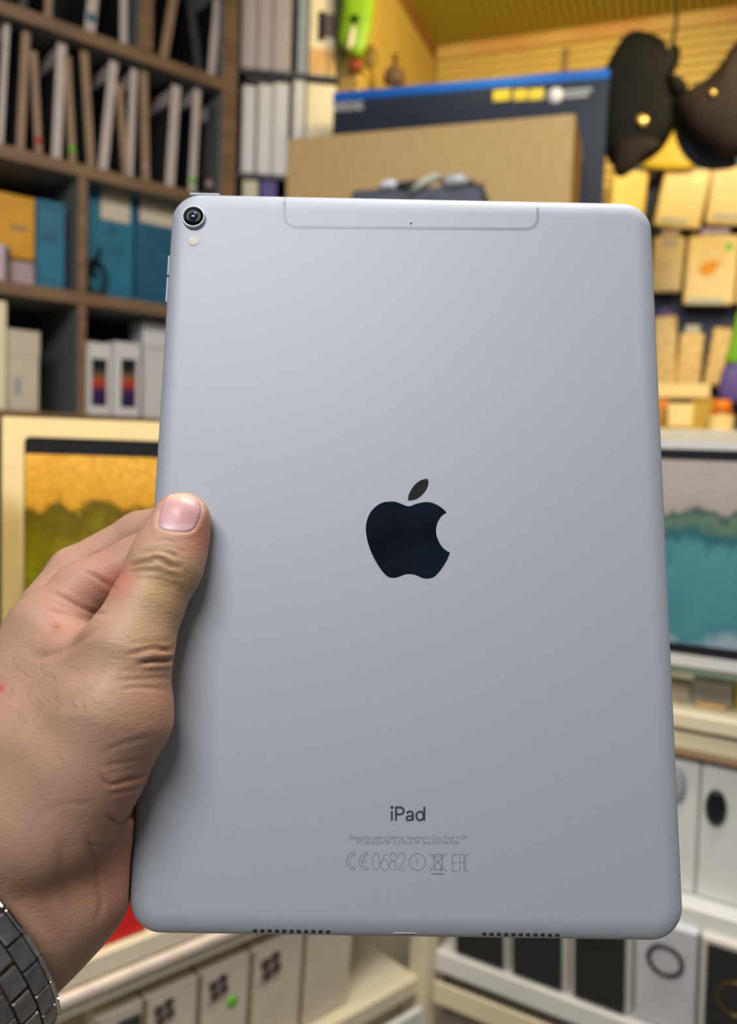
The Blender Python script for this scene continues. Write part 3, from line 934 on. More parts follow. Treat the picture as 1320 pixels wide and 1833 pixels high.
# goods lying under the glass top, right
GU = 'packets lying under the right glass top'
for (a, b, y0, y1, m, lab) in ((1185, 1236, 1222, 1276, IVORY, 'cream packet under the glass, beside the tablet edge'),
                               (1238, 1312, 1218, 1272, mat('light_grey_packet', (176, 172, 166)), 'grey packet under the glass between cream and yellow ones'),
                               (1244, 1300, 1262, 1284, mat('tan_packet', (214, 172, 116)), 'low tan packet in front of the grey one under the glass'),
                               (1316, 1360, 1222, 1292, YELLOWP, 'yellow packet under the glass at right picture edge')):
    ww = .03 if y0 > 1250 else .05
    carton('packet', lab, 'packet', FR, a, y0, b, y1, .03, m, w=ww, zbase=zr1b + .001, group=GU)

# --- left counter
zl_board = FL.uv(240, 1705)[1]
lc = empty('glass_counter', FL.mat(0, 0, 0), 'cream glass-topped display counter on the left with phone cartons', 'counter')
LS0 = -0.25
rbox('glass_top', (LS0, sc_, 0.0, .34, TOP - .0045, TOP), GLASS, lc, r=0)
rbox('glass_edge', (LS0, sc_, -.0025, -.0005, TOP - .0045, TOP + .0005), GEDGE, lc, r=.0006)
rbox('upper_fascia', (LS0, sc_ - .014, 0.0, .3, FL.uv(300, 1700)[1], FL.uv(300, 1662)[1]), CREAM2, lc, r=.002)
rbox('highlight_bar', (LS0, sc_ - .014, -.006, .012, FL.uv(300, 1722)[1], FL.uv(300, 1703)[1]), mat('pinkish_highlight', (222, 204, 192), rough=.5), lc, r=.003)  # pinkish white highlight along the counter front, built as a pale bar
rbox('lower_fascia', (LS0, sc_ - .014, 0.004, .3, FL.uv(300, 1752)[1], FL.uv(300, 1723)[1]), CREAM2, lc, r=.002)
zlb = FL.uv(640, 1798, .01)[1]
rbox('shelf_board', (LS0, sc_ - .014, 0.0, .34, zlb - .025, zlb), CREAM2, lc, r=.002)
rbox('bottom_rail', (LS0, sc_ - .014, -.01, .0, zlb - .07, zlb - .04), WHITELAM, lc, r=.003)
rbox('kick_panel', (LS0, sc_ - .014, .03, .04, 0, zlb - .025), CREAM2, lc, r=.001)
rbox('back_board', (LS0, sc_ - .02, .34, .35, 0, TOP - .01), WHITELAM, lc, r=0)
rbox('corner_post', (sc_ - .016, sc_ + .012, -.012, .02, 0, TOP - .01), CREAM2, lc, r=.003)
GC = 'phone cartons along the left counter'
CAMD = mat('brown_lens_print', (70, 56, 54), rough=.3)
CARTON = mat('beige_phone_carton', (214, 200, 178), rough=.5, noise=.04)
lens_rows = [(168, 252, 1858, 'left counter carton with a dark green cover beside the watch', 'dark'),
             (254, 349, 1822, 'left counter carton with lens print, cut by the bottom picture edge', 'lens'),
             (353, 442, 1772, 'left counter carton with lens print and a round green sticker', 'green'),
             (446, 538, 1722, 'left counter carton with lens print, next to the plain one', 'lens'),
             (541, 628, 1675, 'plain beige carton at the corner end of the left counter', 'plain')]
zt_l = FL.uv(300, 1757, .02)[1]
for (a, b, ym, lab, kind) in lens_rows:
    s0, s1 = FL.uv(a, ym, .02)[0], FL.uv(b, ym, .02)[0]
    W, H = s1 - s0, zt_l - zlb - .004
    root = empty('phone_carton', FL.mat((s0 + s1) / 2, .02, zlb + .001, 0, math.radians(-3)), lab, 'box', GC)
    rbox('carton', (-W / 2 + .0008, W / 2 - .0008, 0, .03, 0, H), CARTON, root, r=.002)
    rbox('side_tape', (-W / 2 + .0004, -W / 2 + .0028, -.0008, .002, 0, H - .002), SPINEB, root, r=.0003)
    if kind in ('lens', 'green'):
        isl = rbox('camera_print', (-W * .38, W * .05, -.0012, .0004, H - W * .62, H - W * .14), mat('pale_print', (200, 188, 168)), root, r=.0005)
        for (lx, lz) in ((-.26, -.30), (-.08, -.24), (-.22, -.50), (-.05, -.44)):
            link('lens', lathe_mesh('lens', [(W * .085, 0), (W * .085, .0022), (W * .06, .0028)], 16), CAMD, isl,
                 Matrix.Translation((lx * W + .0, -.0008, H + lz * W)) @ RX90)
    if kind == 'green':
        link('green_sticker', lathe_mesh('green_sticker', [(.0072, 0), (.0072, .001)], 20), GSTICK, root, Matrix.Translation((W * .16, 0, H - W * .78)) @ RX90)
    if kind == 'dark':
        rbox('dark_cover', (-W * .1, W * .42, -.003, .0005, .01, H - W * .24), mat('dark_green_cover', (40, 52, 46), rough=.3), root, r=.003)
# red tray glimpsed between hand and tablet
sR0, zR = FL.uv(150, 1700, .0)
tr = empty('red_tray', FL.mat(FL.uv(190, 1660)[0], .03, FL.uv(300, 1662)[1] + .0006), 'bright red tray edge glimpsed between the palm and the tablet corner', 'tray')
rbox('tray_wall', (-.12, .05, -.02, -.016, 0, .045), RED, tr, r=.001)
rbox('tray_floor', (-.12, .05, -.02, .12, 0, .003), RED, tr, r=.001)
rbox('tray_wall', (-.12, .05, .116, .12, 0, .045), RED, tr, r=.001)

# --- tablet retail boxes standing on the glass tops
def tablet_box(label, fr, x0, y0, x1, y1, w, turn, bezel, picm, cardm, marg, tiltdeg=0.0):
    ym, xm = (y0 + y1) / 2, (x0 + x1) / 2
    s0, s1 = fr.uv(x0, ym, w)[0], fr.uv(x1, ym, w)[0]
    zt = fr.uv(xm, y0, w)[1]
    zb = TOP + .001
    W, H = s1 - s0, zt - zb
    root = empty('tablet_box', fr.mat((s0 + s1) / 2, w, zb + W / 2 * abs(math.sin(math.radians(tiltdeg))), math.radians(tiltdeg), 0, turn), label, 'box')
    # frame of white card with a rounded opening (sunken picture)
    L, R, B, T = marg
    bm = bmesh.new()
    def rr(x0, x1, z0, z1, r, y, n=6):
        out = []
        for cx, cz, a0 in ((x1 - r, z1 - r, 0), (x0 + r, z1 - r, 90), (x0 + r, z0 + r, 180), (x1 - r, z0 + r, 270)):
            for k in range(n + 1):
                a = math.radians(a0 + 90 * k / n)
                out.append(bm.verts.new((cx + r * math.cos(a), y, cz + r * math.sin(a))))
        return out
    a = rr(-W / 2, W / 2, 0, H, .003, 0)
    b = rr(-W / 2 + L, W / 2 - R, B, H - T, .006, 0)
    c = rr(-W / 2 + L, W / 2 - R, B, H - T, .006, .002)
    d = rr(-W / 2, W / 2, 0, H, .003, .045)
    n = len(a)
    for i in range(n):
        j = (i + 1) % n
        bm.faces.new((a[i], a[j], b[j], b[i]))
        bm.faces.new((b[i], b[j], c[j], c[i]))
        bm.faces.new((a[j], a[i], d[i], d[j]))
    bm.faces.new(d)
    link('carton', bmmesh('carton', bm), cardm, root)
    z1 = H - T
    rbox('screen_bezel', (-W / 2 + L, W / 2 - R, .0012, .004, B, z1), mat('printed_bezel', (30, 30, 34), rough=.3), root, r=0)
    bl, bt = bezel
    rbox('screen_picture', (-W / 2 + L + bl, W / 2 - R - bl, .0006, .0014, B + bt, z1 - bt), picm, root, r=0)
    return root


BEACH1 = ramp_mat('warm_lit_beach_print', [(0, (110, 112, 26)), (.34, (160, 152, 26)), (.54, (138, 126, 20)), (.70, (100, 86, 20)), (.75, (214, 156, 50)), (1, (236, 180, 74))], noise_amt=.26, noise_scale=4.5, speckle=.35)  # beach print yellowed by warm lamp light put into its colours
BEACH2 = ramp_mat('teal_beach_print', [(0, (150, 170, 180)), (.12, (70, 130, 140)), (.42, (84, 146, 150)), (.54, (44, 98, 108)), (.66, (104, 132, 104)), (.70, (72, 92, 90)), (.74, (176, 164, 152)), (1, (184, 172, 164))], noise_amt=.36, noise_scale=3.0, speckle=.16)
tablet_box('tablet carton with beach picture, both tinted with warm light, on the left counter', FL, 4, 752, 380, 1190, 0.02, math.radians(-36), (.001, .017), BEACH1,
           mat('warm_lit_card', (240, 216, 166), rough=.45, noise=.02), (.021, .02, .02, .019))  # white card with the warm light tinted into its colour
tablet_box('white tablet carton with teal sea picture on the right glass top', FR, 1090, 789, 1400, 1200, 0.012, math.radians(4), (.004, .013), BEACH2,
           WHITE, (.012, .012, .014, .010))
# neighbouring carton at the far left edge of the frame
carton('dark_carton', 'dark carton beside the warm-tinted picture carton at left picture edge', 'box', FL, -90, 800, -3, 1190, .05, mat('olive_dark_card', (120, 116, 70)), w=-.01, zbase=TOP + .001)

# ================================================================== THE TABLET
TW, TL, TR_ = .1741, .2506, .0105
ZB, ZF = .0042, -.0019                          # back face and front face, rim at 0
ROT = Matrix(((0.9998169, 0.01661279, 0.00949689), (-0.01801399, 0.98453782, 0.17424346), (-0.00645537, -0.17438263, 0.98465681)))
TM_CAM = Matrix.Translation((0.01390216, -0.009506, -0.28454788)) @ ROT.to_4x4()
TM = CM @ TM_CAM
tab = empty('tablet', TM, 'large grey aluminium tablet held upright, its back with an apple emblem facing out', 'tablet')
TMI = TM.inverted()


def tuv(px, py, z=ZB):
    o, d = ray(px, py)
    o2 = TMI @ o
    d2 = TMI.to_3x3() @ d
    t = (z - o2.z) / d2.z
    p = o2 + d2 * t
    return p.x, p.y


def rrect(i, n=14):
    hw, hh, r = TW / 2 - i, TL / 2 - i, max(TR_ - i, .003)
    out = []
    for cx, cy, a0 in ((hw - r, hh - r, 0), (-hw + r, hh - r, 90), (-hw + r, -hh + r, 180), (hw - r, -hh + r, 270)):
        for k in range(n + 1):
            a = math.radians(a0 + 90 * k / n)
            out.append((cx + r * math.cos(a), cy + r * math.sin(a)))
    return out


EI = .0066                                       # width of the rounded edge
prof = [(EI + .0012, ZB), (EI, ZB)]
for k in range(1, 11):
    a = math.radians(90 * k / 10)
    prof.append((EI * (1 - math.sin(a) ** 1.0), ZB * math.cos(a)))
prof += [(0, -.0011), (.0003, -.0016), (.0008, ZF)]
V, F = [], []
for i, z in prof:
    V += [(x, y, z) for x, y in rrect(i)]
n = len(rrect(0))
for k in range(len(prof) - 1):
    for i in range(n):
        j = (i + 1) % n
        F.append((k * n + j, k * n + i, (k + 1) * n + i, (k + 1) * n + j)[::-1])
F.append(tuple(range(n)))
F.append(tuple((len(prof) - 1) * n + i for i in range(n - 1, -1, -1)))
me = pymesh('back_shell', V, F, True)
me.polygons[len(F) - 1].use_smooth = False
me.polygons[len(F) - 2].use_smooth = False
shell = link('back_shell', me, ALU, tab)
V = [(x, y, ZF + .0001) for x, y in rrect(.0009)] + [(x, y, ZF - .0004) for x, y in rrect(.0009)]
link('front_glass', pymesh('front_glass', V, [tuple(range(n)), tuple(range(2 * n - 1, n - 1, -1))] + [(i, (i + 1) % n, n + (i + 1) % n, n + i) for i in range(n)]), PHONEBLK, tab)


def surf(x, y):
    """height of the back shell at tablet coordinates"""
    qx, qy = abs(x) - (TW / 2 - TR_), abs(y) - (TL / 2 - TR_)
    d = TR_ - math.hypot(max(qx, 0), max(qy, 0)) if (qx > 0 and qy > 0) else min(TW / 2 - abs(x), TL / 2 - abs(y))
    if d >= EI:
        return ZB
    return ZB * math.sqrt(max(0, 1 - (1 - max(d, 0) / EI) ** 2))


def ribbon(name, pts, w, m, closed=False, lift=.00004, parent=None, z=None):
    V, F = [], []
    N = len(pts)
    for i, (x, y) in enumerate(pts):
        a = pts[(i - 1) % N] if closed or i > 0 else pts[i]
        c = pts[(i + 1) % N] if closed or i < N - 1 else pts[i]
        t = Vector((c[0] - a[0], c[1] - a[1]))
        if t.length < 1e-9:
            t = Vector((1, 0))
        t.normalize()
        nx, ny = -t.y * w / 2, t.x * w / 2
        for sgn in (1, -1):
            X, Y = x + sgn * nx, y + sgn * ny
            V.append((X, Y, surf(X, Y) + lift))
    for i in range(N if closed else N - 1):
        j = (i + 1) % N
        F.append((2 * i + 1, 2 * j + 1, 2 * j, 2 * i))
    return link(name, pymesh(name, V, F), m, parent or tab)


# antenna panel outline
pa = [(509.5, 360), (509.5, 365), (509.5, 370), (509.5, 376), (510, 384)] + [(531 - 21 * math.cos(math.radians(a)), 387 + 19.5 * math.sin(math.radians(a))) for a in range(0, 91, 10)]
pa += [(531 + (940 - 531) * t, 406.5 + 3.5 * t) for t in (.25, .5, .75)]
pa += [(942 + 21 * math.sin(math.radians(a)), 391 + 19 * math.cos(math.radians(a))) for a in range(0, 91, 10)] + [(963, 383), (963, 378), (963, 374), (963, 371)]
ptsA = [tuv(*p) for p in pa]
ptsA = [(ptsA[0][0], TL / 2 - .0001), (ptsA[0][0], TL / 2 - .0008), (ptsA[0][0], TL / 2 - .002)] + [p for p in ptsA if p[1] < TL / 2 - .003] + [(ptsA[-1][0], TL / 2 - .002), (ptsA[-1][0], TL / 2 - .0008), (ptsA[-1][0], TL / 2 - .0001)]
ribbon('antenna_line', ptsA, .00105, ALU_BAND)
x, y = tuv(736, 400)
link('microphone_hole', lathe_mesh('microphone_hole', [(.00038, 0), (.00038, .00005)], 14), DARK, tab, Matrix.Translation((x, y, ZB)))
# camera
x, y = tuv(347.5, 390.5)
cr = .0041
camo = link('camera_bump', lathe_mesh('camera_bump', [(cr * 1.02, -.0005), (cr * 1.02, .0002), (cr, .0011), (cr * .97, .0014), (cr * .90, .00145), (cr * .88, .0009)], 48), mat('camera_ring', (196, 194, 194), rough=.42, metal=.8), tab, Matrix.Translation((x, y, ZB)))
link('camera_lens', lathe_mesh('camera_lens', [(cr * .87, .0008), (cr * .86, .00120), (cr * .6, .00130), (cr * .3, .00136), (.0002, .00138)], 40), LENSG, camo)
link('camera_iris', lathe_mesh('camera_iris', [(cr * .40, .00130), (cr * .38, .00146), (.0002, .0015)], 30), mat('iris_blue', (14, 34, 56), rough=.1, spec=.3), camo)
x, y = tuv(346.5, 431.5)
link('flash', lathe_mesh('flash', [(.00195, -.0003), (.00195, .00006), (.0018, .0001), (.0003, .00012)], 28), FLASH, tab, Matrix.Translation((x, y, ZB)))
# apple emblem
def cropxy(P, ox=560, oy=820, k=3.882):
    return [(ox + a / k, oy + b / k) for a, b in P]


ap_body1 = [(955, 657), (936, 705), (905, 757), (872, 800), (845, 825), (815, 836), (790, 838), (760, 832), (720, 815), (690, 808), (660, 806), (630, 813),
            (600, 825), (565, 832), (530, 828), (505, 810), (475, 775), (440, 720), (405, 650), (382, 580), (370, 510), (372, 460), (385, 410), (410, 365),
            (450, 328), (490, 308), (530, 302), (575, 304), (615, 318), (645, 330), (670, 335), (695, 328), (720, 318), (770, 307), (815, 307), (865, 325), (905, 352), (932, 380)]
ap_bite = [(932, 380), (895, 405), (868, 450), (858, 505), (868, 560), (895, 610), (925, 640), (955, 657)]
out = catmull(ap_body1, 4, False)[:-1] + catmull(ap_bite, 4, False)[:-1]
P2 = [tuv(*p) for p in cropxy(out)]
o = link('emblem', ngon_prism('emblem', P2[::-1], ZB - .0002, ZB + .00005), MIRROR, tab)
o['label'] = 'black mirror-polished apple emblem with a bite'
leafl = catmull([(664, 296), (665, 265), (682, 225), (710, 185), (750, 155), (797, 141)], 4, False)[:-1] + catmull([(803, 150), (804, 185), (787, 225), (755, 262), (715, 288), (664, 296)], 4, False)[:-1]
P2 = [tuv(*p) for p in cropxy(leafl)]
o = link('emblem_leaf', ngon_prism('emblem_leaf', P2[::-1], ZB - .0002, ZB + .00005), LEAFM, tab)
o['label'] = 'polished leaf of the emblem, its brighter reflection painted grey'


def ttext(name, s, pxl, pxr, pyb, size, m, parent=None):
    xa, ya = tuv(pxl, pyb)
    xb, yb = tuv(pxr, pyb)
    return text_mesh(name, s, size, m, tab, Matrix.Translation(((xa + xb) / 2, (ya + yb) / 2, ZB + .00004)) @ Matrix.Rotation(math.atan2(yb - ya, xb - xa), 4, 'Z'), width=math.hypot(xb - xa, yb - ya))



ttext('fine_print', 'Designed by Apple in California  Assembled in China  Model A1709', 626, 836, 1502.5, .0017, INK2)
ttext('fine_print', 'FCC ID: BCGA1709  IC: 579C-A1709  Serial DMPVMA7RJ28', 639, 821, 1511.5, .0017, INK2)
# certification marks, drawn with thin engraved lines; pixel crop of the photograph at scale 4.4
def C2(P):
    return [tuv(580 + a / 4.4, 1420 + b / 4.4) for a, b in P]


def arc(cx, cy, rx, ry, a0, a1, n=18):
    return [(cx + rx * math.cos(math.radians(a0 + (a1 - a0) * k / n)), cy + ry * math.sin(math.radians(a0 + (a1 - a0) * k / n))) for k in range(n + 1)]


def mark(name, strokes, w=.00020, m=INK2):
    bigV, bigF = [], []
    parts_ = []
    for st in strokes:                                   # straight strokes keep their full width at corners
        parts_ += [st[i:i + 2] for i in range(len(st) - 1)] if len(st) <= 5 else [st]
    for st in parts_:
        pts = C2(st)
        o = ribbon('tmp', pts, w, m)
        off = len(bigV)
        bigV += [v.co.copy() for v in o.data.vertices]
        bigF += [tuple(off + i for i in p.vertices) for p in o.data.polygons]
        me_ = o.data
        bpy.data.objects.remove(o)
        bpy.data.meshes.remove(me_)
    return link(name, pymesh(name, bigV, bigF), m, tab)


mark('name_lettering', [[(536, 139), (536, 216)], arc(537, 111, 5, 5, 0, 360, 12), [(569, 104), (569, 216)], [(566, 112), (600, 112)] + arc(603, 139, 27, 27, -90, 90, 14) + [(600, 166), (566, 166)],
                        [(652, 158)] + arc(678, 164, 24, 21, 200, 360, 14) + [(702, 216)], [(702, 178), (676, 181)] + arc(670, 197, 18, 16, -95, -265, 12) + [(684, 211), (702, 198)],
                        arc(758, 178, 29, 34, 0, 360, 28), [(792, 104), (792, 216)]], w=.00068, m=INK)
mark('conformity_mark', [arc(248, 535, 70, 70, 268, 92), arc(248, 535, 50, 48, 268, 92), [(246, 465), (246, 487)], [(246, 583), (246, 605)],
                         arc(348, 537, 70, 70, 268, 92), arc(348, 537, 50, 48, 268, 92), [(346, 467), (346, 489)], [(346, 585), (346, 607)], [(300, 528), (335, 528)], [(300, 545), (335, 545)]])
mark('number_lettering', [arc(411, 538, 27, 66, 0, 360, 28), arc(480, 565, 30, 42, 0, 360, 24), [(452, 555), (460, 520), (478, 490), (500, 474)],
                          arc(545, 502, 24, 32, 0, 360, 20), arc(545, 570, 28, 36, 0, 360, 22),
                          arc(611, 503, 28, 33, 180, 370, 14) + [(630, 540), (584, 606), (640, 606)]])
mark('alert_circle', [arc(737, 541, 64, 66, 0, 360, 36), [(737, 505), (737, 560)], [(737, 572), (737, 578)]])
mark('bin_mark', [[(835, 475), (965, 612)], [(965, 475), (832, 612)], [(865, 483), (935, 483), (930, 600), (872, 600), (865, 483)], [(858, 483), (945, 483)], [(868, 500), (932, 500)], arc(925, 600, 9, 9, 0, 360, 10)])
mark('bin_bar', [[(848, 632), (952, 632)], [(848, 637), (952, 637)]], w=.00018)
mark('customs_mark', [[(1058, 482), (1012, 482), (1012, 613), (1058, 613)], [(1012, 547), (1052, 547)], [(1070, 613), (1070, 482), (1104, 482), (1104, 613)], [(1070, 547), (1104, 547)], [(1142, 482), (1116, 482), (1116, 613), (1142, 613)]])
# buttons, tray, speakers, port
def edge_pill(name, cx, cy, lx, ly, m, z=.0002, h=.0018):
    return link(name, rbox_mesh(name, cx - lx / 2, cx + lx / 2, cy - ly / 2, cy + ly / 2, z - h / 2, z + h / 2, r=.0006, seg=2), m, tab)


yb0, yb1 = tuv(300, 499, 0)[1], tuv(296, 544, 0)[1]
edge_pill('volume_button', -TW / 2, (yb0 + yb1) / 2, .0007, yb0 - yb1, ALU, h=.003)
yc0, yc1 = tuv(300, 461, 0)[1], tuv(296, 496, 0)[1]
edge_pill('volume_button', -TW / 2, (yc0 + yc1) / 2, .0007, yc0 - yc1, ALU, h=.003)
edge_pill('button_gap', -TW / 2 + .0002, tuv(300, 497.5, 0)[1], .0006, .0008, DARK, h=.003)
xa, xb = tuv(341, 351, 0)[0], tuv(395, 352, 0)[0]
edge_pill('power_button', (xa + xb) / 2, TL / 2, xb - xa, .0009, ALU, h=.003)
hole = bmesh.new()
bmesh.ops.create_uvsphere(hole, u_segments=14, v_segments=8, radius=1)
for v in hole.verts:
    v.co = Vector((v.co.x * .00072, v.co.y * .00062, v.co.z * .0007))
hole_me = bmmesh('speaker_hole', hole, True)
hole_me.materials.append(DARK)
for a, b in ((457.5, 587.5), (866, 996)):
    for k in range(11):
        x = tuv(a + (b - a) * k / 10, 1670, .0014)[0]
        yv = -TL / 2 + .0018
        link('speaker_hole', hole_me, None, tab, Matrix.Translation((x, yv, surf(x, yv) - .00012)))
xa, xb = tuv(703, 1670, .001)[0], tuv(746, 1670, .001)[0]
rp = .0013
pill = [(xb - rp + rp * math.cos(t), rp * math.sin(t)) for t in np.linspace(-math.pi / 2, math.pi / 2, 10)] + [(xa + rp + rp * math.cos(t), rp * math.sin(t)) for t in np.linspace(math.pi / 2, 1.5 * math.pi, 10)]
yp = -TL / 2 + .0010
PM = Matrix.Translation((0, yp, surf(0, yp) - .0001)) @ Matrix.Rotation(math.radians(-38), 4, 'X')
po = link('charging_port', tube_mesh('charging_port', [(x, 0, z * .85) for x, z in pill], .00018, 8, True), mat('port_rim', (190, 178, 170), rough=.4), tab, PM)
Vp = [(x, -.00003, z * .85) for x, z in pill]
link('port_opening', pymesh('port_opening', Vp + [(x, y + .0006, z) for x, y, z in Vp], [tuple(range(20)), tuple(range(39, 19, -1))] + [(i, (i + 1) % 20, 20 + (i + 1) % 20, 20 + i) for i in range(20)]), mat('port_shadow', (70, 64, 62), rough=.5), po)

# ================================================================== THE HAND
BACKN = TM_CAM.inverted()


def back_depth(px, py, z=ZB):
    d = Vector(((px - CX) / FPX, -(py - CY) / FPX, -1))
    o2 = BACKN @ Vector((0, 0, 0))
    d2 = BACKN.to_3x3() @ d
    return (z - o2.z) / d2.z


def bd(px, py, off):
    return (px, py, back_depth(px, py) - off)


# wrist: centre of the bracelet and the direction of the forearm (camera axes)
axis = Vector((.55, .40, -.733)).normalized()            # from the elbow to the hand
ctr = Vector((-.11856, -.13013, -.25629))
e1 = campt(10, 1640, -.234).normalized()                 # towards the viewer
e1 = (e1 - axis * e1.dot(axis)).normalized()
e2 = axis.cross(e1).normalized()


def arm(t, side, r):
    p = ctr + axis * t + e2 * side
    return (CX + FPX * p.x / -p.z, CY - FPX * p.y / -p.z, -p.z, r)


TIP, PAD, IP = bd(325, 934, .0072), bd(311, 972, .0080), bd(296, 1012, .0100)
CHAINS = [  # (k, [(px, py, depth, radius mm), ...])
    (.012, [arm(.022, .008, 20), arm(-.06, .008, 21), arm(-.17, .009, 27)]),
    (.006, [arm(.022, -.008, 20), arm(-.06, -.008, 21), arm(-.17, -.009, 27)]),
    (.012, [arm(.01, 0, 20), (70, 1490, .266, 22)]),
    (.010, [(95, 1460, .254, 20), (150, 1365, .2545, 19), (198, 1275, .2555, 18.6), (226, 1170, .2580, 13.2)]),           # thumb metacarpal
    (.006, [(226, 1165, .2580, 13.0), (262, 1085, .2630, 11.2), (*IP[:2], IP[2], 11.3)]),
    (.004, [(*IP[:2], IP[2], 11.3), (*PAD[:2], PAD[2], 10.6), (*TIP[:2], TIP[2], 9.7)]),
    (.010, [(85, 1132, .2830, 13.5), (10, 1290, .276, 17), (0, 1470, .266, 21)]),                                          # index metacarpal
    (.012, [(-60, 1300, .285, 20), (-60, 1480, .276, 22)]),
    (.012, [(140, 1190, .2700, 12), (80, 1330, .2640, 18), (60, 1450, .262, 20)]),                                         # web
    (.010, [(85, 1120, .306, 13.5), (40, 1300, .296, 19), (40, 1490, .280, 22)]),
    (.010, [(85, 1190, .324, 13), (60, 1330, .312, 18), (60, 1490, .290, 22)]),
    (.010, [(95, 1280, .338, 12.5), (80, 1380, .325, 16), (90, 1500, .296, 19)]),
    (.008, [(128, 1405, .284, 16), (163, 1525, .2690, 15), (138, 1600, .2610, 15.5), (30, 1645, .262, 19)]),              # heel of the palm
    (.006, [(140, 1390, .272, 15), (166, 1470, .272, 14)]),
    (.004, [(85, 1132, .2840, 13.0), (146, 1058, .2895, 9.8), (240, 1008, .2970, 8.8), (330, 955, .3000, 8.4), (415, 905, .3000, 7.6)]),   # index
    (.0015, [(95, 1090, .3080, 12), (132, 1024, .3160, 9.0), (250, 958, .3190, 8.6), (340, 930, .3130, 8.3), (440, 900, .3040, 7.6)]),     # middle
    (.003, [(95, 1190, .326, 12), (180, 1090, .330, 8.8), (300, 1040, .326, 8.4), (430, 1010, .3030, 7.6)]),                # ring
    (.003, [(105, 1280, .340, 11.5), (190, 1200, .340, 8.0), (290, 1160, .330, 7.4), (390, 1130, .3000, 6.8)]),             # little
]
CH3 = [(k, [(campt(*p[:3]), p[3] / 1000) for p in ch]) for k, ch in CHAINS]


def smin(a, b, k):
    h = np.clip(.5 + .5 * (b - a) / k, 0, 1)
    return b + (a - b) * h - k * h * (1 - h)


def cone(P, a, b, ra, rb):
    a = np.array(a, dtype=np.float32)
    ba = np.array(b, dtype=np.float32) - a
    pa = P - a
    h = np.clip(pa @ ba / float(ba @ ba), 0, 1)
    q = pa - h[:, None] * ba
    return np.sqrt((q * q).sum(1)) - (ra + (rb - ra) * h)


TI = np.array(BACKN, dtype=np.float32)


def sdf(P):
    P = np.asarray(P, dtype=np.float32)
    d = None
    for k, ch in CH3:
        c = None
        for (a, ra), (b, rb) in zip(ch[:-1], ch[1:]):
            e = cone(P, a, b, ra, rb)
            c = e if c is None else smin(c, e, .003)
        d = c if d is None else smin(d, c, k)
    L = P @ TI[:3, :3].T + TI[:3, 3]
    q = np.abs(L - np.array([0, 0, (ZB + ZF - .0004) / 2], dtype=np.float32)) - np.array([TW / 2 - .0028, TL / 2 - .0028, (ZB - ZF + .0004) / 2 - .0028], dtype=np.float32)
    t = np.sqrt((np.maximum(q, 0) ** 2).sum(1)) + np.minimum(q.max(1), 0) - .0028 - .0002
    return np.maximum(d, -t)


HS = .0015
lo = np.array([-.258, -.282, -.372], dtype=np.float32)
hi = np.array([-.028, .022, -.110], dtype=np.float32)
NX, NY, NZ = [int(v) for v in np.ceil((hi - lo) / HS)]
gx, gy, gz = [lo[i] + HS * np.arange(nn, dtype=np.float32) for i, nn in enumerate((NX, NY, NZ))]
VOL = np.empty((NX, NY, NZ), dtype=np.float32)
YY, ZZ = np.meshgrid(gy, gz, indexing='ij')
for i0 in range(0, NX, 8):
    xs = gx[i0:i0 + 8]
    P = np.stack([np.repeat(xs, NY * NZ), np.tile(YY.ravel(), len(xs)), np.tile(ZZ.ravel(), len(xs))], 1)
    VOL[i0:i0 + 8] = sdf(P).reshape(len(xs), NY, NZ)
VOL[0], VOL[-1], VOL[:, 0], VOL[:, -1], VOL[:, :, 0], VOL[:, :, -1] = 1, 1, 1, 1, 1, 1


def surface_nets(vol):
    S = vol < 0
    nx, ny, nz = vol.shape
    acc = np.zeros((nx - 1, ny - 1, nz - 1, 3), dtype=np.float32)
    cnt = np.zeros((nx - 1, ny - 1, nz - 1), dtype=np.float32)
    sl = lambda o, m: slice(o, m - 1 + o)
    for ax in range(3):
        o1, o2 = [a for a in range(3) if a != ax]
        for u in (0, 1):
            for v in (0, 1):
                off = [0, 0, 0]
                off[o1], off[o2] = u, v
                off2 = list(off)
                off2[ax] = 1
                A = vol[sl(off[0], nx), sl(off[1], ny), sl(off[2], nz)]
                B = vol[sl(off2[0], nx), sl(off2[1], ny), sl(off2[2], nz)]
                cr = (A < 0) != (B < 0)
                t = np.where(cr, A / np.where(cr, A - B, 1), 0)
                for a in range(3):
                    acc[..., a] += np.where(cr, t if a == ax else off[a], 0)
                cnt += cr
    act = cnt > 0
    idx = -np.ones(act.shape, dtype=np.int64)
    ii = np.argwhere(act)
    idx[act] = np.arange(len(ii))
    Vv = ii + acc[act] / cnt[act][:, None]
    Q = []
    for ax in range(3):
        o1, o2 = [(1, 2), (2, 0), (0, 1)][ax]
        sa = [slice(1, -1)] * 3
        sa[ax] = slice(0, -1)
        sb = [slice(1, -1)] * 3
        sb[ax] = slice(1, None)
        A, B = S[tuple(sa)], S[tuple(sb)]
        for flip, cond in ((False, A & ~B), (True, ~A & B)):
            e = np.argwhere(cond)
            if not len(e):
                continue
            g = e.copy()
            for a in range(3):
                if a != ax:
                    g[:, a] += 1
            def cell(d1, d2):
                c = g.copy()
                c[:, o1] -= d1
                c[:, o2] -= d2
                return idx[c[:, 0], c[:, 1], c[:, 2]]
            q = np.stack([cell(1, 1), cell(0, 1), cell(0, 0), cell(1, 0)], 1)
            Q.append(q[:, ::-1] if flip else q)
    return Vv, np.concatenate(Q)


HV, HQ = surface_nets(VOL)
HV = lo + HV.astype(np.float32) * HS
del VOL


def grad(P, e=.0006):
    g = np.stack([sdf(P + np.eye(3, dtype=np.float32)[a] * e) - sdf(P - np.eye(3, dtype=np.float32)[a] * e) for a in range(3)], 1)
    return g / np.maximum(np.linalg.norm(g, axis=1, keepdims=True), 1e-9)


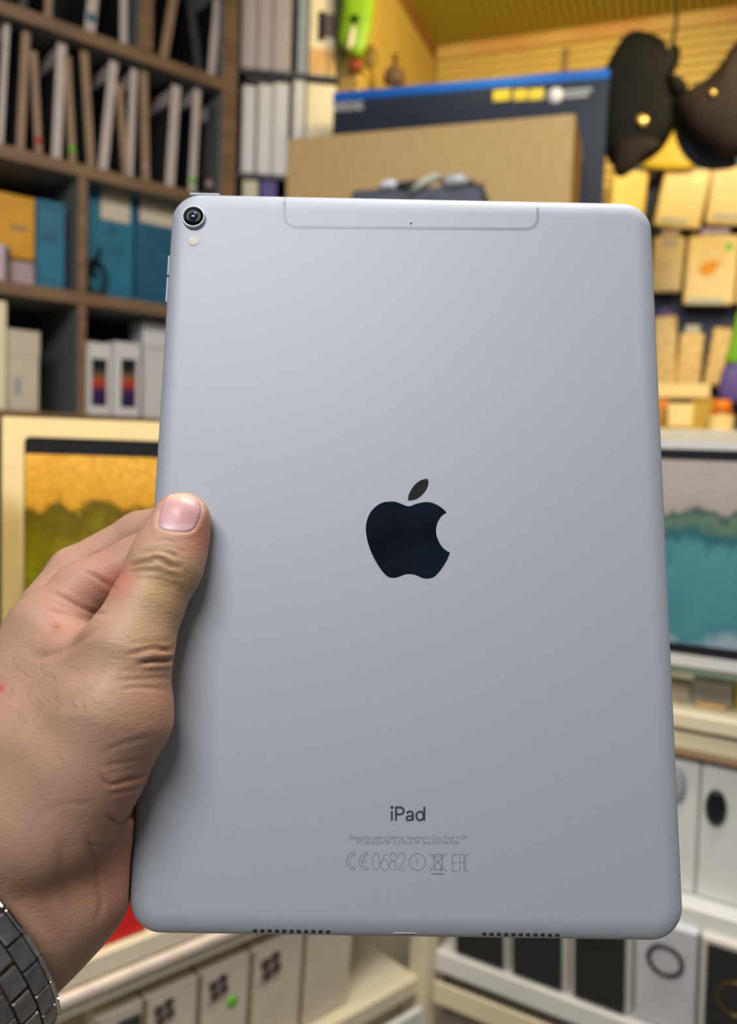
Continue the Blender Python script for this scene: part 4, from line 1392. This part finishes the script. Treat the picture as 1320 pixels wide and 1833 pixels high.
for _ in range(2):
    inner = (HV > lo + 3 * HS).all(1) & (HV < hi - 3 * HS).all(1)
    dd = np.clip(sdf(HV), -.001, .001)
    HV = HV - np.where(inner, dd, 0)[:, None] * grad(HV) * .9
tmp_me = pymesh('hand_raw', HV, [tuple(q) for q in HQ.tolist()], True)
tmp_o = bpy.data.objects.new('hand_raw', tmp_me)
COL.objects.link(tmp_o)
md = tmp_o.modifiers.new('s', 'SUBSURF')
md.levels = md.render_levels = 1
hand_me = bpy.data.meshes.new_from_object(tmp_o.evaluated_get(bpy.context.evaluated_depsgraph_get()))
bpy.data.objects.remove(tmp_o)
bpy.data.meshes.remove(tmp_me)
nv = len(hand_me.vertices)
co = np.empty(nv * 3, dtype=np.float32)
hand_me.vertices.foreach_get('co', co)
co = co.reshape(-1, 3)
nor = grad(co)
PXY = np.stack([CX + FPX * co[:, 0] / -co[:, 2], CY - FPX * co[:, 1] / -co[:, 2]], 1)
DEP = -co[:, 2]
facing = -(nor * (co / np.linalg.norm(co, axis=1, keepdims=True))).sum(1)
front = np.clip(facing * 4, 0, 1)


def dist_poly(P, L, per=5):
    L = np.array(catmull(L, per, False), dtype=np.float32)
    best = np.full(len(P), 1e9, dtype=np.float32)
    par = np.zeros(len(P), dtype=np.float32)
    for i in range(len(L) - 1):
        a, b = L[i], L[i + 1]
        ba = b - a
        h = np.clip((P - a) @ ba / max(1e-9, ba @ ba), 0, 1)
        d = np.linalg.norm(P - a - h[:, None] * ba, axis=1)
        m = d < best
        best[m] = d[m]
        par[m] = ((i + h) / (len(L) - 1))[m]
    return best, par


CREASES = [  # points, half width px, depth mm, nearest depth limit
    ([(235, 1013), (247, 1008), (260, 1006), (277, 1007)], 3.2, .75, .275),
    ([(271, 1000), (283, 1000), (295, 1005), (305, 1012), (322, 1015)], 3.2, .75, .275),
    ([(256, 990), (280, 986), (300, 989), (319, 997)], 3.2, .40, .275),
    ([(230, 1023), (255, 1020), (280, 1022), (300, 1028), (324, 1036)], 3.2, .40, .275),
    ([(272, 970), (297, 967), (319, 975)], 3.0, .28, .275),
    ([(268, 980), (300, 978), (330, 988)], 3.0, .22, .275),
    ([(280, 1034), (300, 1040), (330, 1050)], 3.2, .28, .275),
    ([(286, 1047), (310, 1052), (330, 1060)], 3.2, .2, .275),
    ([(248, 1188), (270, 1184), (288, 1183), (300, 1182), (312, 1180)], 3.4, 1.1, .275),
    ([(226, 1172), (250, 1166), (275, 1160), (296, 1164), (310, 1160)], 3.4, .45, .275),
    ([(232, 1152), (262, 1150), (290, 1148), (305, 1146)], 3.2, .18, .275),
    ([(208, 1219), (245, 1216), (287, 1213), (308, 1216)], 3.0, .2, .275),
    ([(215, 1202), (250, 1199), (300, 1200)], 2.8, .15, .275),
    ([(215, 1236), (250, 1231), (300, 1236)], 3.0, .18, .275),
    ([(185, 1345), (230, 1328), (270, 1318)], 4.0, .22, .275),
    ([(178, 1372), (215, 1366), (262, 1358)], 3.2, .2, .275),
    ([(179, 1388), (197, 1404), (222, 1398), (262, 1388)], 3.6, .6, .275),
    ([(196, 1420), (225, 1414), (254, 1408)], 3.2, .35, .275),
    ([(192, 1460), (208, 1472), (226, 1470), (242, 1452)], 3.8, .7, .275),
    ([(155, 1498), (162, 1515), (171, 1541), (175, 1578), (182, 1616), (174, 1650)], 5.0, .4, .285),
    ([(160, 1512), (185, 1514), (212, 1512)], 3.0, .3, .285),
    ([(83, 1057), (118, 1072), (162, 1094), (190, 1098)], 3.4, .5, .30),
    ([(78, 1090), (120, 1102), (160, 1108)], 3.4, .25, .30),
    ([(150, 1020), (164, 1028), (180, 1037), (206, 1054)], 3.6, .6, .31),
    ([(86, 1127), (98, 1121), (110, 1125)], 3.0, .4, .30),
    ([(60, 1180), (120, 1160), (180, 1120)], 6.0, .35, .30),
    ([(100, 1270), (150, 1240), (200, 1180)], 9.0, .15, .30),
    ([(60, 1470), (110, 1440), (170, 1440)], 5.0, .12, .30),
    ([(120, 1700), (90, 1650), (75, 1600)], 16.0, .3, .28),
    ([(130, 1640), (110, 1560), (120, 1500)], 14.0, .3, .28),
]
disp = np.zeros(nv, dtype=np.float32)
for L, wpx, dmm, lim in CREASES:
    d, t = dist_poly(PXY, L)
    fade = np.clip(np.minimum(t, 1 - t) * 5, 0, 1) * .75 + .25
    disp -= dmm / 1000 * (np.exp(-(d / wpx) ** 2) - .35 * np.exp(-((d - 2.6 * wpx) / (1.5 * wpx)) ** 2)) * fade * front * (DEP < lim)
# soft tendons and swellings
for (x, y, r, a) in ((235, 1430, 38, .5), (225, 1250, 60, .6), (130, 1560, 40, -.2), (250, 1095, 40, .25), (70, 1090, 40, .5), (240, 1490, 34, .5), (60, 1330, 90, .5)):
    disp += a / 1000 * np.exp(-((PXY - (x, y)) ** 2).sum(1) / r ** 2) * front
# bed of the nail
NAIL_OUT = [(297, 886), (290, 902), (285, 919), (282.5, 936), (286, 945), (300, 950), (318, 952.5), (335, 952.5), (346, 948), (354, 937), (360, 920), (361, 905), (356, 893), (345, 886), (328, 882.5), (310, 883)]
NP_ = np.array(catmull(NAIL_OUT, 4, True), dtype=np.float32)
nd, _ = dist_poly(PXY, [tuple(p) for p in NAIL_OUT + NAIL_OUT[:1]], 4)


def inside(P, poly):
    c = np.zeros(len(P), dtype=bool)
    j = len(poly) - 1
    for i in range(len(poly)):
        xi, yi = poly[i]
        xj, yj = poly[j]
        if yi != yj:
            c ^= ((yi > P[:, 1]) != (yj > P[:, 1])) & (P[:, 0] < (xj - xi) * (P[:, 1] - yi) / (yj - yi) + xi)
        j = i
    return c


ins = inside(PXY, NP_) & (DEP < .275) & (facing > .1)
sd_n = np.where(ins, -nd, nd)
fold = (PXY[:, 1] > 900) & (DEP < .275)
disp -= .0005 * np.clip(.5 - sd_n / 4, 0, 1) * front * (DEP < .275)
disp += .00022 * np.exp(-((sd_n - 6) / 5) ** 2) * front * fold
co2 = co + nor * disp[:, None]
# keep the displaced skin off the tablet
hand_me.vertices.foreach_set('co', co2.ravel())
hand_me.update()
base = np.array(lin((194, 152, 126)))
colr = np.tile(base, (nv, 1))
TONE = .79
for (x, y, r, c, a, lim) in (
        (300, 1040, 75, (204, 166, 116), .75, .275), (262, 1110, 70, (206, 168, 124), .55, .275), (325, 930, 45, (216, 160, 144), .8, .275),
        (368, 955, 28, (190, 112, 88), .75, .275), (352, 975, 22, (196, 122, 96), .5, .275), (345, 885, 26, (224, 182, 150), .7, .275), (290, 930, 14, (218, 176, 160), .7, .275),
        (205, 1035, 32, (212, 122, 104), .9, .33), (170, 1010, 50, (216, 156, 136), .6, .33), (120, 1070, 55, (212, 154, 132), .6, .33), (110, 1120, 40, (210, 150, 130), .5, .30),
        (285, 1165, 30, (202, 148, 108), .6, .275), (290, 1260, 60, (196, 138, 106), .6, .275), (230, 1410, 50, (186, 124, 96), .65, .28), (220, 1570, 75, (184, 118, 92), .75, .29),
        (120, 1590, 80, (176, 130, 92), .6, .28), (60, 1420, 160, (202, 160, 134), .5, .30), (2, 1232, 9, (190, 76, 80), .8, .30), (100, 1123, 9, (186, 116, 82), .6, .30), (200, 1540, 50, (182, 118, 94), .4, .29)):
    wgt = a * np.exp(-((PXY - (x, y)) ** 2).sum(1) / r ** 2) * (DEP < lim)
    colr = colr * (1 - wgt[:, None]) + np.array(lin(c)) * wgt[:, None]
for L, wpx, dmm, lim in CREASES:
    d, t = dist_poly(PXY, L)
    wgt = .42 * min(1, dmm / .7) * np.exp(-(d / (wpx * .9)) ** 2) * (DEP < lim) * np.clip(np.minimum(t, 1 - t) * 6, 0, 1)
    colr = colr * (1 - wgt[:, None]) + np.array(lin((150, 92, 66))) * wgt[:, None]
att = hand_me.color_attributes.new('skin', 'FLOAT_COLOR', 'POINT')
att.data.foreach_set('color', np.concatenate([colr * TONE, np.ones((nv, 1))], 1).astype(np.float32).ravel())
sk = bpy.data.materials.new('skin')
sk.use_nodes = True
nt = sk.node_tree
bs = nt.nodes['Principled BSDF']
bs.inputs['Roughness'].default_value = .5
bs.inputs['Specular IOR Level'].default_value = .35
bs.inputs['Subsurface Weight'].default_value = .12
bs.inputs['Subsurface Radius'].default_value = (.004, .0016, .0008)
bs.inputs['Subsurface Scale'].default_value = 1.0
va = nt.nodes.new('ShaderNodeVertexColor')
va.layer_name = 'skin'
tc = nt.nodes.new('ShaderNodeTexCoord')
nz = nt.nodes.new('ShaderNodeTexNoise')
nz.inputs['Scale'].default_value = 90
nz.inputs['Detail'].default_value = 5
nt.links.new(tc.outputs['Object'], nz.inputs['Vector'])
mr = nt.nodes.new('ShaderNodeMapRange')
mr.inputs['To Min'].default_value = .86
mr.inputs['To Max'].default_value = 1.12
nt.links.new(nz.outputs['Fac'], mr.inputs['Value'])
mx = nt.nodes.new('ShaderNodeMix')
mx.data_type = 'RGBA'
mx.blend_type = 'MULTIPLY'
mx.inputs[0].default_value = 1
nt.links.new(va.outputs['Color'], mx.inputs[6])
nt.links.new(mr.outputs[0], mx.inputs[7])
nt.links.new(mx.outputs[2], bs.inputs['Base Color'])
mp = nt.nodes.new('ShaderNodeMapping')
mp.inputs['Rotation'].default_value = (0, 0, math.radians(25))
mp.inputs['Scale'].default_value = (.35, 1.6, .7)
nt.links.new(tc.outputs['Object'], mp.inputs[0])
n2 = nt.nodes.new('ShaderNodeTexNoise')
n2.inputs['Scale'].default_value = 900
n2.inputs['Detail'].default_value = 3
nt.links.new(mp.outputs[0], n2.inputs['Vector'])
vo = nt.nodes.new('ShaderNodeTexVoronoi')
vo.inputs['Scale'].default_value = 1100
nt.links.new(tc.outputs['Object'], vo.inputs['Vector'])
sm = nt.nodes.new('ShaderNodeMath')
sm.operation = 'MULTIPLY_ADD'
nt.links.new(vo.outputs['Distance'], sm.inputs[0])
sm.inputs[1].default_value = .4
nt.links.new(n2.outputs['Fac'], sm.inputs[2])
bp = nt.nodes.new('ShaderNodeBump')
bp.inputs['Strength'].default_value = .35
bp.inputs['Distance'].default_value = .0004
nt.links.new(sm.outputs[0], bp.inputs['Height'])
nt.links.new(bp.outputs[0], bs.inputs['Normal'])
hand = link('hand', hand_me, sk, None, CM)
tag(hand, 'bare left hand and wrist gripping the tablet by its edge, thumb on the back', 'person')


def skin_hit(px, py, start=.20, towards=None):
    d = np.array([(px - CX) / FPX, -(py - CY) / FPX, -1.0], dtype=np.float32)
    t = start
    for _ in range(60):
        v = float(sdf((d * t)[None])[0])
        t += v * .9
        if abs(v) < 1e-5 or t > .4:
            break
    if towards and t > .31:                     # missed: step inwards and try again
        return skin_hit(px + (towards[0] - px) * .04, py + (towards[1] - py) * .04, start, towards)
    return Vector((d * t).tolist())


# thumb nail: a curved plate lying in its bed
NAILM = ramp_mat('nail_plate', [(0, (212, 178, 180)), (.16, (208, 168, 172)), (.26, (196, 146, 148)), (.78, (204, 158, 154)), (.92, (214, 178, 160)), (1, (222, 192, 164))], axis='Y', noise_amt=.03, noise_scale=3, rough=.36)
ncx, ncy = 324, 918
V, F = [], []
ringk = [1.0, .96, .85, .7, .5, .3, .12]
for ri, k in enumerate(ringk):
    for (x, y) in NP_[::2]:
        qx, qy = ncx + (x - ncx) * k, ncy + (y - ncy) * k
        h = skin_hit(qx, qy, .20, (ncx, ncy + 12))
        g = Vector(grad(np.array([h], dtype=np.float32))[0].tolist())
        V.append(h + g * (-.0004 if ri == 0 else (-.00005 if ri == 1 else .00004)))
m = len(NP_[::2])
for r_ in range(len(ringk) - 1):
    for i in range(m):
        j = (i + 1) % m
        F.append((r_ * m + i, (r_ + 1) * m + i, (r_ + 1) * m + j, r_ * m + j))
V.append(skin_hit(ncx, ncy) + Vector((0, 0, .0001)))
for i in range(m):
    F.append(((len(ringk) - 1) * m + i, len(V) - 1, (len(ringk) - 1) * m + (i + 1) % m))
nl = link('thumbnail', pymesh('thumbnail', V, F, True), NAILM, hand)
nl['label'] = 'glossy pink thumbnail'
# sparse dark hairs on the back of the hand
rn = random.Random(11)
V, F = [], []
for _ in range(70):
    px, py = rn.gauss(75, 42), rn.gauss(1225, 55)
    if px < 4 or px > 170 or py < 1140:
        continue
    an = math.radians(rn.gauss(-115, 22))
    L_ = rn.uniform(16, 30)
    bend = rn.uniform(-.5, .5)
    pts = []
    for k in range(5):
        t = k / 4
        q = skin_hit(px + math.cos(an + bend * t) * L_ * t, py + math.sin(an + bend * t) * L_ * t)
        g = Vector(grad(np.array([q], dtype=np.float32))[0].tolist())
        pts.append(q + g * (.0003 + .0010 * math.sin(t * 2.4)))
    if max(abs(p.z) for p in pts) > .32:
        continue
    off = len(V)
    for k, p in enumerate(pts):
        r_ = .00003 * (1 - .7 * k / 4)
        for a in range(3):
            V.append(p + Vector((math.cos(a * 2.094) * r_, math.sin(a * 2.094) * r_, 0)))
    for k in range(4):
        for a in range(3):
            b_ = (a + 1) % 3
            F.append((off + k * 3 + a, off + k * 3 + b_, off + k * 3 + 3 + b_, off + k * 3 + 3 + a))
hr = link('hair', pymesh('hair', V, F), mat('hair_brown', (70, 46, 32), rough=.6), hand)
hr['kind'] = 'stuff'

# ================================================================== THE WRIST WATCH
WRm = Matrix.Identity(4)
for i in range(3):
    WRm[i][0], WRm[i][1], WRm[i][2], WRm[i][3] = e1[i], e2[i], axis[i], ctr[i]
wat = empty('wristwatch', CM @ WRm, 'steel bracelet wristwatch worn on the wrist at the lower left corner', 'watch')
RB = .0330
NROW = 25
step = 2 * math.pi / NROW
hw_ = RB * math.tan(step / 2) * .97
lk_side = rbox_mesh('link', -.0016, .0016, -hw_, hw_, -.0048, 0, r=.0007, seg=2)
lk_edge = rbox_mesh('link', -.0015, .0010, -hw_ * .98, hw_ * .98, .0002, .0016, r=.0006, seg=2)
lk_mid = rbox_mesh('link', -.0014, .0019, -hw_ * .93, hw_ * .93, -.0108, -.0052, r=.0008, seg=2)
lk_low = rbox_mesh('link', -.0016, .0016, -hw_, hw_, -.0160, -.0112, r=.0007, seg=2)
for mm_, mt in ((lk_side, STEEL), (lk_edge, STEEL_P), (lk_mid, STEEL), (lk_low, STEEL)):
    mm_.materials.append(mt)
FACE = 14
for k in range(NROW):
    if FACE - 2 <= k <= FACE + 2:
        continue
    for me_, ph in ((lk_side, 0), (lk_edge, 0), (lk_mid, .5), (lk_low, 0)):
        a = (k + ph + .3) * step
        link('link', me_, None, wat, Matrix.Rotation(a, 4, 'Z') @ Matrix.Translation((RB, 0, 0)))
fm = Matrix.Rotation((FACE + .3) * step, 4, 'Z') @ Matrix.Translation((RB, 0, -.008)) @ Matrix.Rotation(math.radians(90), 4, 'Y')
cs = link('case', lathe_mesh('case', [(.0175, -.003), (.0195, -.001), (.0195, .005), (.018, .0065), (.0165, .0068), (.0162, .0060)], 40), STEEL, wat, fm)
link('dial', lathe_mesh('dial', [(.0163, .0055), (.0162, .0061), (.0002, .0062)], 40), PHONEBLK, cs)
rbox('hour_hand', (-.0005, .0005, 0, .009, .0063, .0066), CHROME, cs, r=.0001)
rbox('minute_hand', (0, .013, -.0004, .0004, .0066, .0069), CHROME, cs, r=.0001)
link('crown', lathe_mesh('crown', [(.002, 0), (.0025, .0005), (.0025, .003), (.002, .0034)], 16), STEEL_P, cs, Matrix.Translation((0, .0195, .002)) @ Matrix.Rotation(math.radians(-90), 4, 'X'))
